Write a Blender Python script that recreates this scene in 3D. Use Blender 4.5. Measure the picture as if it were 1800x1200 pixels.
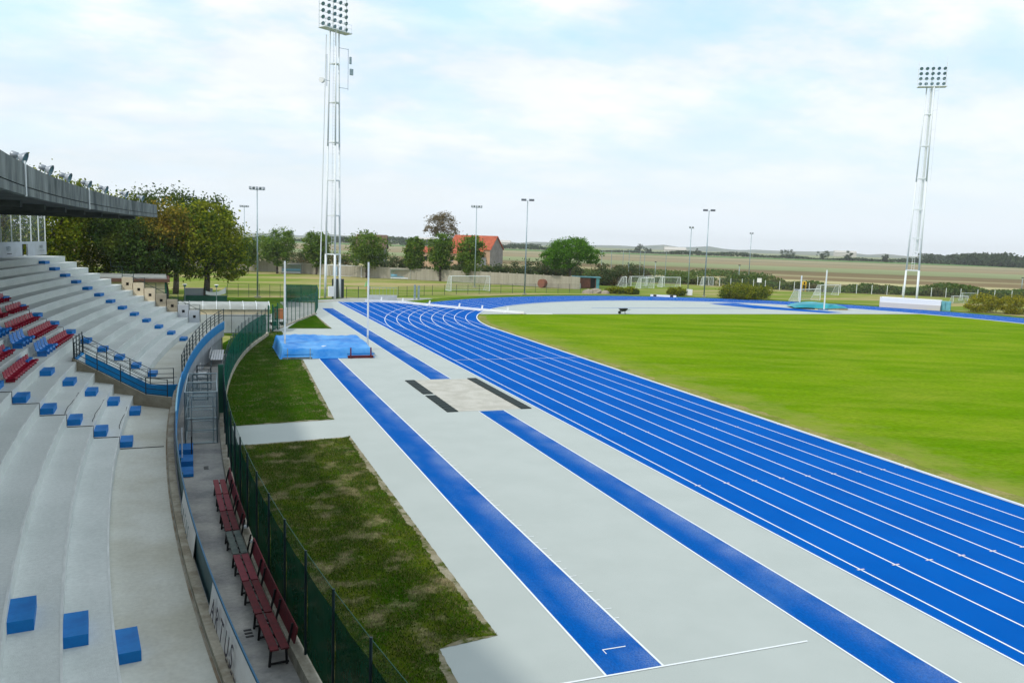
import bpy, math, random
import numpy as np
from math import sin, cos, pi, radians, atan2, hypot, sqrt
from mathutils import Vector, Matrix

# ------------------------------------------------------------------ clear
for o in list(bpy.data.objects):
    bpy.data.objects.remove(o, do_unlink=True)
SC = bpy.context.scene
COL = SC.collection
random.seed(7)
RNG = np.random.default_rng(11)

# ------------------------------------------------------------------ camera
cam = bpy.data.cameras.new('camera')
cam.sensor_width = 36.0
cam.lens = 1437.1 / 1800 * 36
cam.clip_start = 0.1
cam.clip_end = 12000
co = bpy.data.objects.new('camera', cam)
COL.objects.link(co)
yaw, pitch, roll = 0.3628, 0.1221, 0.0336
fw = Vector((sin(yaw) * cos(pitch), cos(yaw) * cos(pitch), -sin(pitch)))
rt0 = Vector((cos(yaw), -sin(yaw), 0))
up0 = rt0.cross(fw)
rt = cos(roll) * rt0 + sin(roll) * up0
up = -sin(roll) * rt0 + cos(roll) * up0
M = Matrix(((rt.x, up.x, -fw.x, 0), (rt.y, up.y, -fw.y, 0), (rt.z, up.z, -fw.z, 8.458), (0, 0, 0, 1)))
co.matrix_world = M
SC.camera = co

# ------------------------------------------------------------------ world: hazy bright sky with broken cloud
SUN_AZ = atan2(-0.42, -0.90)          # direction towards the sun in plan
SUN_EL = radians(47)
w = bpy.data.worlds.new('World')
SC.world = w
w.use_nodes = True
nt = w.node_tree
nt.nodes.clear()
N = nt.nodes.new
L = nt.links.new
out = N('ShaderNodeOutputWorld')
sky = N('ShaderNodeTexSky')
sky.sky_type = 'NISHITA'
sky.sun_disc = False
sky.sun_elevation = SUN_EL
sky.sun_rotation = pi / 2 - SUN_AZ
sky.air_density = 1.0
sky.dust_density = 1.5
bg1 = N('ShaderNodeBackground'); bg1.inputs['Strength'].default_value = 0.15
L(sky.outputs[0], bg1.inputs['Color'])
tc = N('ShaderNodeTexCoord')
sep = N('ShaderNodeSeparateXYZ'); L(tc.outputs['Generated'], sep.inputs[0])
addz = N('ShaderNodeMath'); addz.operation = 'ADD'; addz.inputs[1].default_value = 0.22
absz = N('ShaderNodeMath'); absz.operation = 'ABSOLUTE'; L(sep.outputs['Z'], absz.inputs[0]); L(absz.outputs[0], addz.inputs[0])
dx = N('ShaderNodeMath'); dx.operation = 'DIVIDE'; L(sep.outputs['X'], dx.inputs[0]); L(addz.outputs[0], dx.inputs[1])
dy = N('ShaderNodeMath'); dy.operation = 'DIVIDE'; L(sep.outputs['Y'], dy.inputs[0]); L(addz.outputs[0], dy.inputs[1])
cmb = N('ShaderNodeCombineXYZ'); L(dx.outputs[0], cmb.inputs[0]); L(dy.outputs[0], cmb.inputs[1])
n1 = N('ShaderNodeTexNoise'); n1.inputs['Scale'].default_value = 1.25; n1.inputs['Detail'].default_value = 6; n1.inputs['Roughness'].default_value = 0.5
n1.inputs['Distortion'].default_value = 0.25
mp = N('ShaderNodeMapping'); mp.inputs['Scale'].default_value = (1.15, 1.35, 1); mp.inputs['Location'].default_value = (3.1, 0.7, 0)
L(cmb.outputs[0], mp.inputs[0]); L(mp.outputs[0], n1.inputs['Vector'])
cr = N('ShaderNodeValToRGB'); cr.color_ramp.elements[0].position = 0.42; cr.color_ramp.elements[1].position = 0.60
cr.color_ramp.elements[0].color = (0.80, 0.80, 0.80, 1); cr.color_ramp.elements[1].color = (1, 1, 1, 1)
L(n1.outputs['Fac'], cr.inputs[0])
# near the horizon the veil is complete
hz = N('ShaderNodeMapRange'); hz.inputs[1].default_value = 0.03; hz.inputs[2].default_value = 0.25; hz.inputs[3].default_value = 1.0; hz.inputs[4].default_value = 0.0
hz.clamp = True
L(absz.outputs[0], hz.inputs[0])
mx = N('ShaderNodeMath'); mx.operation = 'MAXIMUM'; L(cr.outputs[0], mx.inputs[0]); L(hz.outputs[0], mx.inputs[1])
# cloud shade: second noise gives slightly greyer and whiter lumps
n2 = N('ShaderNodeTexNoise'); n2.inputs['Scale'].default_value = 1.7; n2.inputs['Detail'].default_value = 9; n2.inputs['Roughness'].default_value = 0.56
L(mp.outputs[0], n2.inputs['Vector'])
cr2 = N('ShaderNodeValToRGB'); e2 = cr2.color_ramp.elements; e2[0].position = 0.34; e2[1].position = 0.62
e2[0].color = (0.60, 0.86, 1.06, 1); e2[1].color = (1.04, 1.04, 1.05, 1)
x2 = e2.new(0.46); x2.color = (0.74, 0.905, 1.03, 1)
x2 = e2.new(0.53); x2.color = (0.90, 0.955, 1.01, 1)
L(n2.outputs['Fac'], cr2.inputs[0])
hmix = N('ShaderNodeMix'); hmix.data_type = 'RGBA'; L(hz.outputs[0], hmix.inputs[0]); L(cr2.outputs[0], hmix.inputs[6]); hmix.inputs[7].default_value = (0.80, 0.875, 0.94, 1)
bg2 = N('ShaderNodeBackground'); bg2.inputs['Strength'].default_value = 1.0
L(hmix.outputs[2], bg2.inputs['Color'])
mix = N('ShaderNodeMixShader'); L(mx.outputs[0], mix.inputs[0]); L(bg1.outputs[0], mix.inputs[1]); L(bg2.outputs[0], mix.inputs[2])
L(mix.outputs[0], out.inputs['Surface'])

# ------------------------------------------------------------------ sun
sl = bpy.data.lights.new('sun', 'SUN')
sl.energy = 2.2
sl.angle = radians(3)
sl.color = (1.0, 0.96, 0.88)
so = bpy.data.objects.new('sun', sl)
COL.objects.link(so)
sd = Vector((cos(SUN_EL) * cos(SUN_AZ), cos(SUN_EL) * sin(SUN_AZ), sin(SUN_EL)))
so.rotation_euler = sd.to_track_quat('Z', 'Y').to_euler()

SC.view_settings.view_transform = 'Standard'
SC.view_settings.look = 'None'
SC.view_settings.exposure = 0.15
SC.view_settings.gamma = 1.0
SC.view_settings.use_curve_mapping = False
SC.render.engine = 'CYCLES'
SC.render.resolution_x = 1024
SC.render.resolution_y = 682

# ------------------------------------------------------------------ materials
def C4(c): return (c[0], c[1], c[2], 1)

def mat(name, col, rough=0.7, col2=None, scale=2.0, detail=4, lo=0.4, hi=0.6, metal=0.0, bump=0.0, bscale=40.0,
        alpha=None, stretch=(1, 1, 1), fine=0.0, fscale=30.0, coord='Object', spec=0.3):
    m = bpy.data.materials.new(name); m.use_nodes = True
    t = m.node_tree; b = t.nodes['Principled BSDF']
    b.inputs['Roughness'].default_value = rough
    b.inputs['Metallic'].default_value = metal
    b.inputs['Specular IOR Level'].default_value = spec
    b.inputs['Base Color'].default_value = C4(col)
    tcn = t.nodes.new('ShaderNodeTexCoord'); mpn = t.nodes.new('ShaderNodeMapping'); mpn.inputs['Scale'].default_value = stretch
    t.links.new(tcn.outputs[coord], mpn.inputs[0])
    src = None
    if col2 is not None:
        n = t.nodes.new('ShaderNodeTexNoise'); n.inputs['Scale'].default_value = scale; n.inputs['Detail'].default_value = detail
        n.inputs['Roughness'].default_value = 0.6
        t.links.new(mpn.outputs[0], n.inputs['Vector'])
        r = t.nodes.new('ShaderNodeValToRGB'); r.color_ramp.elements[0].position = lo; r.color_ramp.elements[1].position = hi
        r.color_ramp.elements[0].color = C4(col); r.color_ramp.elements[1].color = C4(col2)
        t.links.new(n.outputs['Fac'], r.inputs[0]); src = r.outputs[0]
    if fine > 0:
        n = t.nodes.new('ShaderNodeTexNoise'); n.inputs['Scale'].default_value = fscale; n.inputs['Detail'].default_value = 3
        t.links.new(mpn.outputs[0], n.inputs['Vector'])
        mr = t.nodes.new('ShaderNodeMapRange'); mr.inputs[1].default_value = 0.25; mr.inputs[2].default_value = 0.75
        mr.inputs[3].default_value = 1 - fine; mr.inputs[4].default_value = 1 + fine
        t.links.new(n.outputs['Fac'], mr.inputs[0])
        mm = t.nodes.new('ShaderNodeMix'); mm.data_type = 'RGBA'; mm.blend_type = 'MULTIPLY'; mm.inputs[0].default_value = 1
        if src is None: mm.inputs[6].default_value = C4(col)
        else: t.links.new(src, mm.inputs[6])
        cc = t.nodes.new('ShaderNodeCombineColor')
        for i in range(3): t.links.new(mr.outputs[0], cc.inputs[i])
        t.links.new(cc.outputs[0], mm.inputs[7]); src = mm.outputs[2]
    if src is not None: t.links.new(src, b.inputs['Base Color'])
    if bump > 0:
        n = t.nodes.new('ShaderNodeTexNoise'); n.inputs['Scale'].default_value = bscale; n.inputs['Detail'].default_value = 4
        t.links.new(mpn.outputs[0], n.inputs['Vector'])
        bp = t.nodes.new('ShaderNodeBump'); bp.inputs['Strength'].default_value = bump; bp.inputs['Distance'].default_value = 0.02
        t.links.new(n.outputs['Fac'], bp.inputs['Height']); t.links.new(bp.outputs[0], b.inputs['Normal'])
    if alpha is not None:
        o = t.nodes['Material Output']; tr = t.nodes.new('ShaderNodeBsdfTransparent'); ms = t.nodes.new('ShaderNodeMixShader')
        ms.inputs[0].default_value = alpha
        t.links.new(tr.outputs[0], ms.inputs[1]); t.links.new(b.outputs[0], ms.inputs[2]); t.links.new(ms.outputs[0], o.inputs['Surface'])
    return m

def leafmat(name, cols, lump=None, scale=0.25, trans=0.25):
    """foliage: each leaf takes one of several tones, with patches of a second colour"""
    m = bpy.data.materials.new(name); m.use_nodes = True
    t = m.node_tree; b = t.nodes['Principled BSDF']; b.inputs['Roughness'].default_value = 0.65
    b.inputs['Specular IOR Level'].default_value = 0.15
    g = t.nodes.new('ShaderNodeNewGeometry')
    r = t.nodes.new('ShaderNodeValToRGB'); r.color_ramp.interpolation = 'LINEAR'
    e = r.color_ramp.elements
    while len(e) < len(cols): e.new(0.5)
    for i, c in enumerate(cols):
        e[i].position = i / (len(cols) - 1); e[i].color = C4(c)
    t.links.new(g.outputs['Random Per Island'], r.inputs[0])
    src = r.outputs[0]
    if lump:
        tcn = t.nodes.new('ShaderNodeTexCoord'); n = t.nodes.new('ShaderNodeTexNoise'); n.inputs['Scale'].default_value = scale; n.inputs['Detail'].default_value = 3
        t.links.new(tcn.outputs['Object'], n.inputs['Vector'])
        q = t.nodes.new('ShaderNodeMapRange'); q.inputs[1].default_value = lump[1]; q.inputs[2].default_value = lump[2]
        t.links.new(n.outputs['Fac'], q.inputs[0])
        mm = t.nodes.new('ShaderNodeMix'); mm.data_type = 'RGBA'; t.links.new(q.outputs[0], mm.inputs[0]); t.links.new(src, mm.inputs[6])
        mm.inputs[7].default_value = C4(lump[0]); src = mm.outputs[2]
    t.links.new(src, b.inputs['Base Color'])
    o = t.nodes['Material Output']; tl = t.nodes.new('ShaderNodeBsdfTranslucent'); ms = t.nodes.new('ShaderNodeMixShader')
    ms.inputs[0].default_value = trans + .08
    t.links.new(src, tl.inputs['Color'])
    t.links.new(b.outputs[0], ms.inputs[1]); t.links.new(tl.outputs[0], ms.inputs[2]); t.links.new(ms.outputs[0], o.inputs['Surface'])
    return m

MT = {}
MT['apron'] = mat('grey_rubber_apron', (0.385, 0.425, 0.405), 0.85, (0.405, 0.445, 0.425), 0.5, 8, fine=0.10, fscale=60, bump=0.15, bscale=300)
MT['track'] = mat('blue_track', (0.0, 0.084, 0.375), 0.9, (0.0, 0.094, 0.41), 0.3, 5, fine=0.10, fscale=55, bump=0.15, bscale=300, spec=0.02)
MT['runway'] = mat('worn_blue_runway', (0.0, 0.082, 0.35), 0.85, (0.03, 0.12, 0.37), 0.8, 10, 0.47, 0.78, spec=0.03, fine=0.28, fscale=22, bump=0.15, bscale=300, stretch=(1.6, 0.5, 1))
MT['line'] = mat('white_line_paint', (0.72, 0.76, 0.78), 0.6)
MT['mark'] = mat('faded_mark_paint', (0.60, 0.54, 0.58), 0.6)
MT['turf'] = None
MT['sand'] = mat('pit_sand', (0.47, 0.46, 0.41), 0.95, (0.39, 0.38, 0.33), 1.2, 6, fine=0.12, fscale=20, bump=0.6, bscale=6)
MT['grate'] = mat('black_rubber_grate', (0.012, 0.022, 0.02), 0.7, fine=0.3, fscale=40)
MT['conc'] = mat('stand_concrete', (0.52, 0.56, 0.535), 0.88, (0.60, 0.635, 0.61), 0.4, 9, 0.36, 0.62, fine=0.08, fscale=14, bump=0.25, bscale=60)
MT['conc_walk'] = mat('walkway_concrete', (0.45, 0.445, 0.37), 0.9, (0.56, 0.575, 0.52), 0.5, 7, 0.33, 0.62, fine=0.08, fscale=12, bump=0.25, bscale=60)
MT['conc_beige'] = mat('beige_concrete', (0.36, 0.32, 0.24), 0.88, (0.27, 0.24, 0.18), 1.3, 6, fine=0.1, fscale=15, stretch=(1, 1, 2))
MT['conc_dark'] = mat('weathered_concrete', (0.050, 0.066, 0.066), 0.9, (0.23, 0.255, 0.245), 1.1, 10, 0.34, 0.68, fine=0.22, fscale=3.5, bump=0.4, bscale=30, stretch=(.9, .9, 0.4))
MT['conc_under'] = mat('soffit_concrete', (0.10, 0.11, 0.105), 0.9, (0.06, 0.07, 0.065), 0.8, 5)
MT['corr'] = mat('corridor_concrete', (0.23, 0.235, 0.23), 0.9, (0.43, 0.42, 0.385), 0.55, 8, 0.36, 0.62, fine=0.14, fscale=9, bump=0.3, bscale=40, stretch=(1, 1.3, 1))
MT['kerb'] = mat('kerb_concrete', (0.43, 0.40, 0.32), 0.9, (0.27, 0.24, 0.18), 2.0, 7, 0.4, 0.62, fine=0.15, fscale=14)
MT['blue'] = mat('blue_paint', (0.004, 0.21, 0.52), 0.55, (0.008, 0.25, 0.58), 1.5, 5, fine=0.06, fscale=12)
MT['blue_deep'] = mat('blue_step_paint', (0.0, 0.13, 0.42), 0.6, (0.002, 0.165, 0.48), 2.5, 5, fine=0.06, fscale=15)
MT['blue_light'] = mat('light_blue_paint', (0.22, 0.48, 0.62), 0.5)
MT['blue_shaded'] = mat('shaded_blue_panel', (0.012, 0.07, 0.085), 0.5, (0.02, 0.10, 0.13), 1.2, 4)  # blue panel paint with the shade of its inner side put into the colour
MT['rail'] = mat('dark_green_rail', (0.012, 0.03, 0.035), 0.45)
MT['black'] = mat('black_metal', (0.012, 0.013, 0.014), 0.5)
MT['galv'] = mat('galvanised_steel', (0.34, 0.42, 0.44), 0.45, (0.25, 0.33, 0.36), 3, 4, metal=0.5)
MT['white_metal'] = mat('white_painted_steel', (0.70, 0.74, 0.75), 0.45)
MT['white'] = mat('white_plastic', (0.74, 0.75, 0.75), 0.5)
MT['lamp_grey'] = mat('lamp_housing', (0.30, 0.33, 0.36), 0.4, metal=0.3)
MT['lens'] = mat('lamp_glass', (0.10, 0.19, 0.22), 0.15, spec=0.6)
MT['lamp_dark'] = mat('dark_lamp_panel', (0.05, 0.06, 0.07), 0.4)
MT['red_seat'] = mat('red_seat_plastic', (0.30, 0.008, 0.03), 0.42)
MT['blue_seat'] = mat('blue_seat_plastic', (0.02, 0.19, 0.55), 0.35)
MT['red_wood'] = mat('red_painted_wood', (0.15, 0.016, 0.020), 0.7, (0.10, 0.016, 0.02), 4, 5, fine=0.15, fscale=25)
MT['grey_wood'] = mat('bare_weathered_wood', (0.085, 0.11, 0.10), 0.85, (0.15, 0.17, 0.15), 5, 5, fine=0.15, fscale=25)
MT['banner'] = mat('white_banner_cloth', (0.86, 0.85, 0.85), 0.7, (0.80, 0.77, 0.76), 1.5, 4)
MT['ink'] = mat('banner_print', (0.05, 0.04, 0.06), 0.7)
MT['net_green'] = mat('green_shade_net', (0.0, 0.066, 0.044), 0.9, (0.003, 0.09, 0.06), 1.2, 5, spec=0.02, alpha=0.87)
MT['net_thin'] = mat('green_wire_mesh', (0.015, 0.07, 0.05), 0.7, alpha=0.30)
MT['net_wire'] = mat('thin_wire_mesh', (0.10, 0.12, 0.11), 0.7, alpha=0.13)
MT['net_white'] = mat('white_goal_net', (0.62, 0.68, 0.68), 0.8, alpha=0.28)
MT['net_galv'] = mat('galvanised_mesh', (0.30, 0.42, 0.46), 0.5, alpha=0.22)
MT['glass'] = mat('clear_pane', (0.20, 0.26, 0.26), 0.08, alpha=0.16, spec=0.5)
MT['poly'] = mat('clouded_polycarbonate', (0.36, 0.38, 0.36), 0.4, (0.28, 0.30, 0.28), 1.5, 5)
MT['cream'] = mat('cream_render', (0.68, 0.58, 0.42), 0.85, (0.56, 0.48, 0.35), 1.0, 6, fine=0.08, fscale=9)
MT['greywhite'] = mat('pale_grey_render', (0.46, 0.50, 0.54), 0.8, (0.40, 0.43, 0.46), 1.0, 5)
MT['tarp'] = mat('blue_tarpaulin', (0.0, 0.165, 0.53), 0.5, (0.12, 0.38, 0.72), 0.55, 6, 0.40, 0.74, bump=0.5, bscale=3)
MT['tarp_teal'] = mat('teal_tarpaulin', (0.01, 0.22, 0.28), 0.45, (0.02, 0.32, 0.36), 0.5, 4, bump=0.4, bscale=2)
MT['wood'] = mat('pallet_wood', (0.45, 0.34, 0.18), 0.8, (0.33, 0.24, 0.12), 3, 4)
MT['orange'] = mat('orange_plastic', (0.50, 0.16, 0.05), 0.6)
MT['yellow'] = mat('yellow_plastic', (0.65, 0.40, 0.03), 0.5)
MT['bark'] = mat('tree_bark', (0.055, 0.045, 0.035), 0.95, (0.10, 0.085, 0.065), 4, 6, bump=0.5, bscale=12)
MT['wall_panel'] = mat('precast_wall_concrete', (0.40, 0.37, 0.30), 0.9, (0.25, 0.23, 0.18), 0.45, 8, 0.38, 0.68, fine=0.1, fscale=5, stretch=(1, 1, 0.5))
MT['roof_tile'] = mat('terracotta_roof', (0.42, 0.10, 0.045), 0.85, (0.30, 0.07, 0.035), 0.9, 6, fine=0.15, fscale=4)
MT['house_wall'] = mat('peach_render', (0.50, 0.34, 0.22), 0.9, (0.42, 0.28, 0.19), 0.5, 5)
MT['house_grey'] = mat('grey_gable_render', (0.24, 0.23, 0.22), 0.9, (0.18, 0.17, 0.16), 0.6, 5)
MT['dark'] = mat('dark_interior', (0.01, 0.012, 0.012), 0.8)
MT['dark_mesh'] = mat('dark_gate_mesh', (0.03, 0.045, 0.045), 0.7, fine=0.2, fscale=10)
MT['teal_paint'] = mat('faded_teal_paint', (0.10, 0.33, 0.38), 0.7, (0.16, 0.42, 0.46), 1.5, 4)
MT['brick'] = mat('rough_red_brick', (0.22, 0.09, 0.06), 0.9, (0.15, 0.07, 0.05), 3, 5)
MT['rock'] = mat('pale_rubble', (0.34, 0.29, 0.22), 0.95, (0.24, 0.21, 0.17), 2, 5)
MT['green_tarp'] = mat('dark_green_sheeting', (0.006, 0.075, 0.045), 0.6, (0.01, 0.10, 0.06), 1.2, 4)
MT['pale_far'] = mat('distant_pale_wall', (0.50, 0.48, 0.44), 0.9)
MT['hill'] = mat('distant_ridge', (0.13, 0.17, 0.15), 0.95, (0.25, 0.25, 0.20), 0.010, 7, 0.42, 0.62)
MT['joint'] = mat('dark_joint_filler', (0.03, 0.035, 0.035), 0.9)
MT['path'] = mat('pale_path_concrete', (0.38, 0.39, 0.37), 0.9, (0.30, 0.31, 0.29), 0.6, 6, fine=0.1, fscale=8)

LEAF_POLLARD = leafmat('pollard_leaves', [(0.040, 0.10, 0.010), (0.10, 0.19, 0.018), (0.19, 0.28, 0.03)], ((0.14, 0.18, 0.02), 0.52, 0.75), 0.5)
LEAF_DARK = leafmat('dark_leaves', [(0.018, 0.05, 0.010), (0.045, 0.09, 0.014), (0.08, 0.13, 0.018)], ((0.14, 0.17, 0.02), 0.50, 0.72), 0.28)
LEAF_YEL = leafmat('autumn_yellow_leaves', [(0.09, 0.11, 0.015), (0.20, 0.18, 0.02), (0.34, 0.24, 0.02)], ((0.42, 0.19, 0.015), 0.55, 0.72), 0.4)
LEAF_MIX = leafmat('turning_green_leaves', [(0.035, 0.085, 0.008), (0.14, 0.20, 0.010), (0.32, 0.33, 0.012)], ((0.25, 0.26, 0.012), 0.50, 0.70), 0.3)
LEAF_PINE = leafmat('pine_needles', [(0.035, 0.11, 0.006), (0.075, 0.20, 0.008), (0.13, 0.29, 0.012)], None)
LEAF_AUT = leafmat('brown_autumn_leaves', [(0.16, 0.13, 0.06), (0.22, 0.17, 0.09), (0.13, 0.13, 0.06)], None)
LEAF_SHRUB = leafmat('shrub_leaves', [(0.03, 0.06, 0.02), (0.06, 0.10, 0.03), (0.11, 0.12, 0.04)], ((0.14, 0.08, 0.035), 0.52, 0.7), 0.35)
LEAF_BUSH = leafmat('clipped_bush_leaves', [(0.07, 0.10, 0.006), (0.18, 0.21, 0.008), (0.32, 0.31, 0.01)], ((0.07, 0.12, 0.01), 0.5, 0.66), 0.6)
LEAF_BUSHY = leafmat('yellow_bush_leaves', [(0.10, 0.12, 0.006), (0.26, 0.25, 0.01), (0.42, 0.36, 0.015)], ((0.08, 0.12, 0.01), 0.54, 0.7), 0.6)
LEAF_FAR = leafmat('distant_tree_leaves', [(0.025, 0.055, 0.03), (0.045, 0.08, 0.035), (0.07, 0.10, 0.04)], None)
LEAF_REED = leafmat('reed_blades', [(0.05, 0.10, 0.02), (0.085, 0.15, 0.03), (0.15, 0.17, 0.04)], ((0.13, 0.11, 0.045), 0.56, 0.72), 0.12)

# turf materials ------------------------------------------------------------
def turf(name, a, b, scale, bare=None, bare_scale=0.6, lo=0.55, hi=0.66, stripes=None, fine=0.25, fscale=9, stretch=(1, 1, 1), rot=0.0):
    m = bpy.data.materials.new(name); m.use_nodes = True
    t = m.node_tree; p = t.nodes['Principled BSDF']; p.inputs['Roughness'].default_value = 1.0; p.inputs['Specular IOR Level'].default_value = 0.0
    tcn = t.nodes.new('ShaderNodeTexCoord'); mpn = t.nodes.new('ShaderNodeMapping'); mpn.inputs['Scale'].default_value = stretch
    rt_ = t.nodes.new('ShaderNodeMapping'); rt_.inputs['Rotation'].default_value = (0, 0, -rot); t.links.new(tcn.outputs['Object'], rt_.inputs[0])
    t.links.new(rt_.outputs[0], mpn.inputs[0])
    def noise(s, d=5, r=0.6):
        n = t.nodes.new('ShaderNodeTexNoise'); n.inputs['Scale'].default_value = s; n.inputs['Detail'].default_value = d; n.inputs['Roughness'].default_value = r
        t.links.new(mpn.outputs[0], n.inputs['Vector']); return n.outputs['Fac']
    def ramp(f, l, h):
        q = t.nodes.new('ShaderNodeMapRange'); q.inputs[1].default_value = l; q.inputs[2].default_value = h; t.links.new(f, q.inputs[0]); return q.outputs[0]
    def mixc(f, c1, c2):
        q = t.nodes.new('ShaderNodeMix'); q.data_type = 'RGBA'; t.links.new(f, q.inputs[0])
        for i, c in ((6, c1), (7, c2)):
            if isinstance(c, tuple): q.inputs[i].default_value = C4(c)
            else: t.links.new(c, q.inputs[i])
        return q.outputs[2]
    c = mixc(ramp(noise(scale), 0.35, 0.65), a, b)
    if stripes:
        ang, per, amt, c3 = stripes
        wv = t.nodes.new('ShaderNodeTexWave'); wv.inputs['Scale'].default_value = 1.0 / per * 0.3183; wv.inputs['Distortion'].default_value = 1.2
        wv.inputs['Detail'].default_value = 2; wv.inputs['Detail Scale'].default_value = 0.3
        rm = t.nodes.new('ShaderNodeMapping'); rm.inputs['Rotation'].default_value = (0, 0, ang)
        t.links.new(tcn.outputs['Object'], rm.inputs[0]); t.links.new(rm.outputs[0], wv.inputs['Vector'])
        q = t.nodes.new('ShaderNodeMath'); q.operation = 'MULTIPLY'; q.inputs[1].default_value = amt; t.links.new(wv.outputs['Fac'], q.inputs[0])
        c = mixc(q.outputs[0], c, c3)
    if bare:
        c = mixc(ramp(noise(bare_scale, 9, 0.72), lo, hi), c, bare)
    # blades
    f = noise(fscale, 4, 0.7)
    q = t.nodes.new('ShaderNodeMapRange'); q.inputs[1].default_value = 0.25; q.inputs[2].default_value = 0.75; q.inputs[3].default_value = 1 - fine; q.inputs[4].default_value = 1 + fine
    t.links.new(f, q.inputs[0])
    cc = t.nodes.new('ShaderNodeCombineColor')
    for i in range(3): t.links.new(q.outputs[0], cc.inputs[i])
    mm = t.nodes.new('ShaderNodeMix'); mm.data_type = 'RGBA'; mm.blend_type = 'MULTIPLY'; mm.inputs[0].default_value = 1
    t.links.new(c, mm.inputs[6]); t.links.new(cc.outputs[0], mm.inputs[7])
    t.links.new(mm.outputs[2], p.inputs['Base Color'])
    bp = t.nodes.new('ShaderNodeBump'); bp.inputs['Strength'].default_value = 0.5; bp.inputs['Distance'].default_value = 0.03
    t.links.new(noise(fscale * 3, 3), bp.inputs['Height']); t.links.new(bp.outputs[0], p.inputs['Normal'])
    return m

MT['infield'] = turf('infield_turf', (0.088, 0.195, 0.002), (0.15, 0.25, 0.006), 0.16, (0.20, 0.26, 0.02), 0.22, 0.44, 0.72, fine=0.34, fscale=6, stretch=(0.5, 1.3, 1), rot=radians(-24))
MT['infield_edge'] = turf('worn_infield_edge', (0.15, 0.19, 0.03), (0.28, 0.25, 0.10), 0.8, None, fine=0.3, fscale=7)
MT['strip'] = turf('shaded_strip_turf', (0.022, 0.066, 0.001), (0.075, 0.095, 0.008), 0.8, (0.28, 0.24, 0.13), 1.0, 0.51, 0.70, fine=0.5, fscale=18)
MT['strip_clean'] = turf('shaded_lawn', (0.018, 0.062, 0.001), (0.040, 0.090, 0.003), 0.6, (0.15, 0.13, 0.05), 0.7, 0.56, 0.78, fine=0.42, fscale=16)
MT['soil'] = turf('bare_soil', (0.31, 0.285, 0.21), (0.21, 0.185, 0.115), 1.5, (0.06, 0.080, 0.012), 1.7, 0.47, 0.60, fine=0.2, fscale=14)
MT['practice'] = turf('practice_field_turf', (0.14, 0.205, 0.030), (0.21, 0.255, 0.055), 0.05, (0.37, 0.295, 0.155), 0.05, 0.48, 0.60, fine=0.18, fscale=3, stretch=(0.38, 1.9, 1))
MT['verge'] = turf('verge_turf', (0.05, 0.13, 0.008), (0.11, 0.17, 0.02), 0.4, (0.26, 0.24, 0.13), 0.5, 0.57, 0.68, fine=0.25, fscale=6)

# ------------------------------------------------------------------ mesh helpers
class MB:
    def __init__(s): s.v = []; s.f = []
    def add(s, vs, fs):
        n = len(s.v); s.v += [tuple(v) for v in vs]; s.f += [tuple(i + n for i in f) for f in fs]; return s
    def box(s, x0, x1, y0, y1, z0, z1, M=None):
        vs = [(x0, y0, z0), (x1, y0, z0), (x1, y1, z0), (x0, y1, z0), (x0, y0, z1), (x1, y0, z1), (x1, y1, z1), (x0, y1, z1)]
        if M is not None: vs = [M @ Vector(v) for v in vs]
        return s.add(vs, [(0, 3, 2, 1), (4, 5, 6, 7), (0, 1, 5, 4), (1, 2, 6, 5), (2, 3, 7, 6), (3, 0, 4, 7)])
    def cyl(s, p, q, r, r2=None, n=8, caps=True):
        p = Vector(p); q = Vector(q); r2 = r if r2 is None else r2
        d = (q - p).normalized(); a = d.orthogonal().normalized(); b = d.cross(a)
        vs = []
        for c, rr in ((p, r), (q, r2)):
            for i in range(n):
                t = 2 * pi * i / n; vs.append(c + a * (rr * cos(t)) + b * (rr * sin(t)))
        fs = [(i, (i + 1) % n, n + (i + 1) % n, n + i) for i in range(n)]
        if caps: fs += [tuple(range(n - 1, -1, -1)), tuple(range(n, 2 * n))]
        return s.add(vs, fs)
    def bar(s, p, q, w, h=None):
        """square bar between two points"""
        h = w if h is None else h
        p = Vector(p); q = Vector(q); d = (q - p).normalized()
        up = Vector((0, 0, 1)) if abs(d.z) < 0.95 else Vector((1, 0, 0))
        a = d.cross(up).normalized(); b = a.cross(d)
        vs = []
        for c in (p, q):
            for i, j in ((-1, -1), (1, -1), (1, 1), (-1, 1)): vs.append(c + a * (w / 2 * i) + b * (h / 2 * j))
        return s.add(vs, [(0, 1, 2, 3), (7, 6, 5, 4), (0, 4, 5, 1), (1, 5, 6, 2), (2, 6, 7, 3), (3, 7, 4, 0)])
    def poly(s, pts, z):
        return s.add([(p[0], p[1], z) for p in pts], [tuple(range(len(pts)))])
    def quad(s, a, b, c, d): return s.add([a, b, c, d], [(0, 1, 2, 3)])
    def prism(s, pts, z0, z1):
        n = len(pts)
        vs = [(p[0], p[1], z0) for p in pts] + [(p[0], p[1], z1) for p in pts]
        return s.add(vs, [tuple(range(n - 1, -1, -1)), tuple(range(n, 2 * n))] + [(i, (i + 1) % n, n + (i + 1) % n, n + i) for i in range(n)])
    def mesh(s, name, m, smooth=False):
        me = bpy.data.meshes.new(name); me.from_pydata(s.v, [], s.f); me.update()
        me.materials.append(m)
        if smooth: me.polygons.foreach_set('use_smooth', [True] * len(me.polygons))
        return me
    def build(s, name, m, parent=None, smooth=False, **kw):
        return put(name, s.mesh(name, m, smooth), parent, **kw)

def put(name, me, parent=None, loc=(0, 0, 0), rz=0.0, **kw):
    o = bpy.data.objects.new(name, me); COL.objects.link(o)
    o.location = loc; o.rotation_euler = (0, 0, rz)
    if parent is not None: o.parent = parent
    for k, v in kw.items(): o[k] = v
    return o

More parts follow.
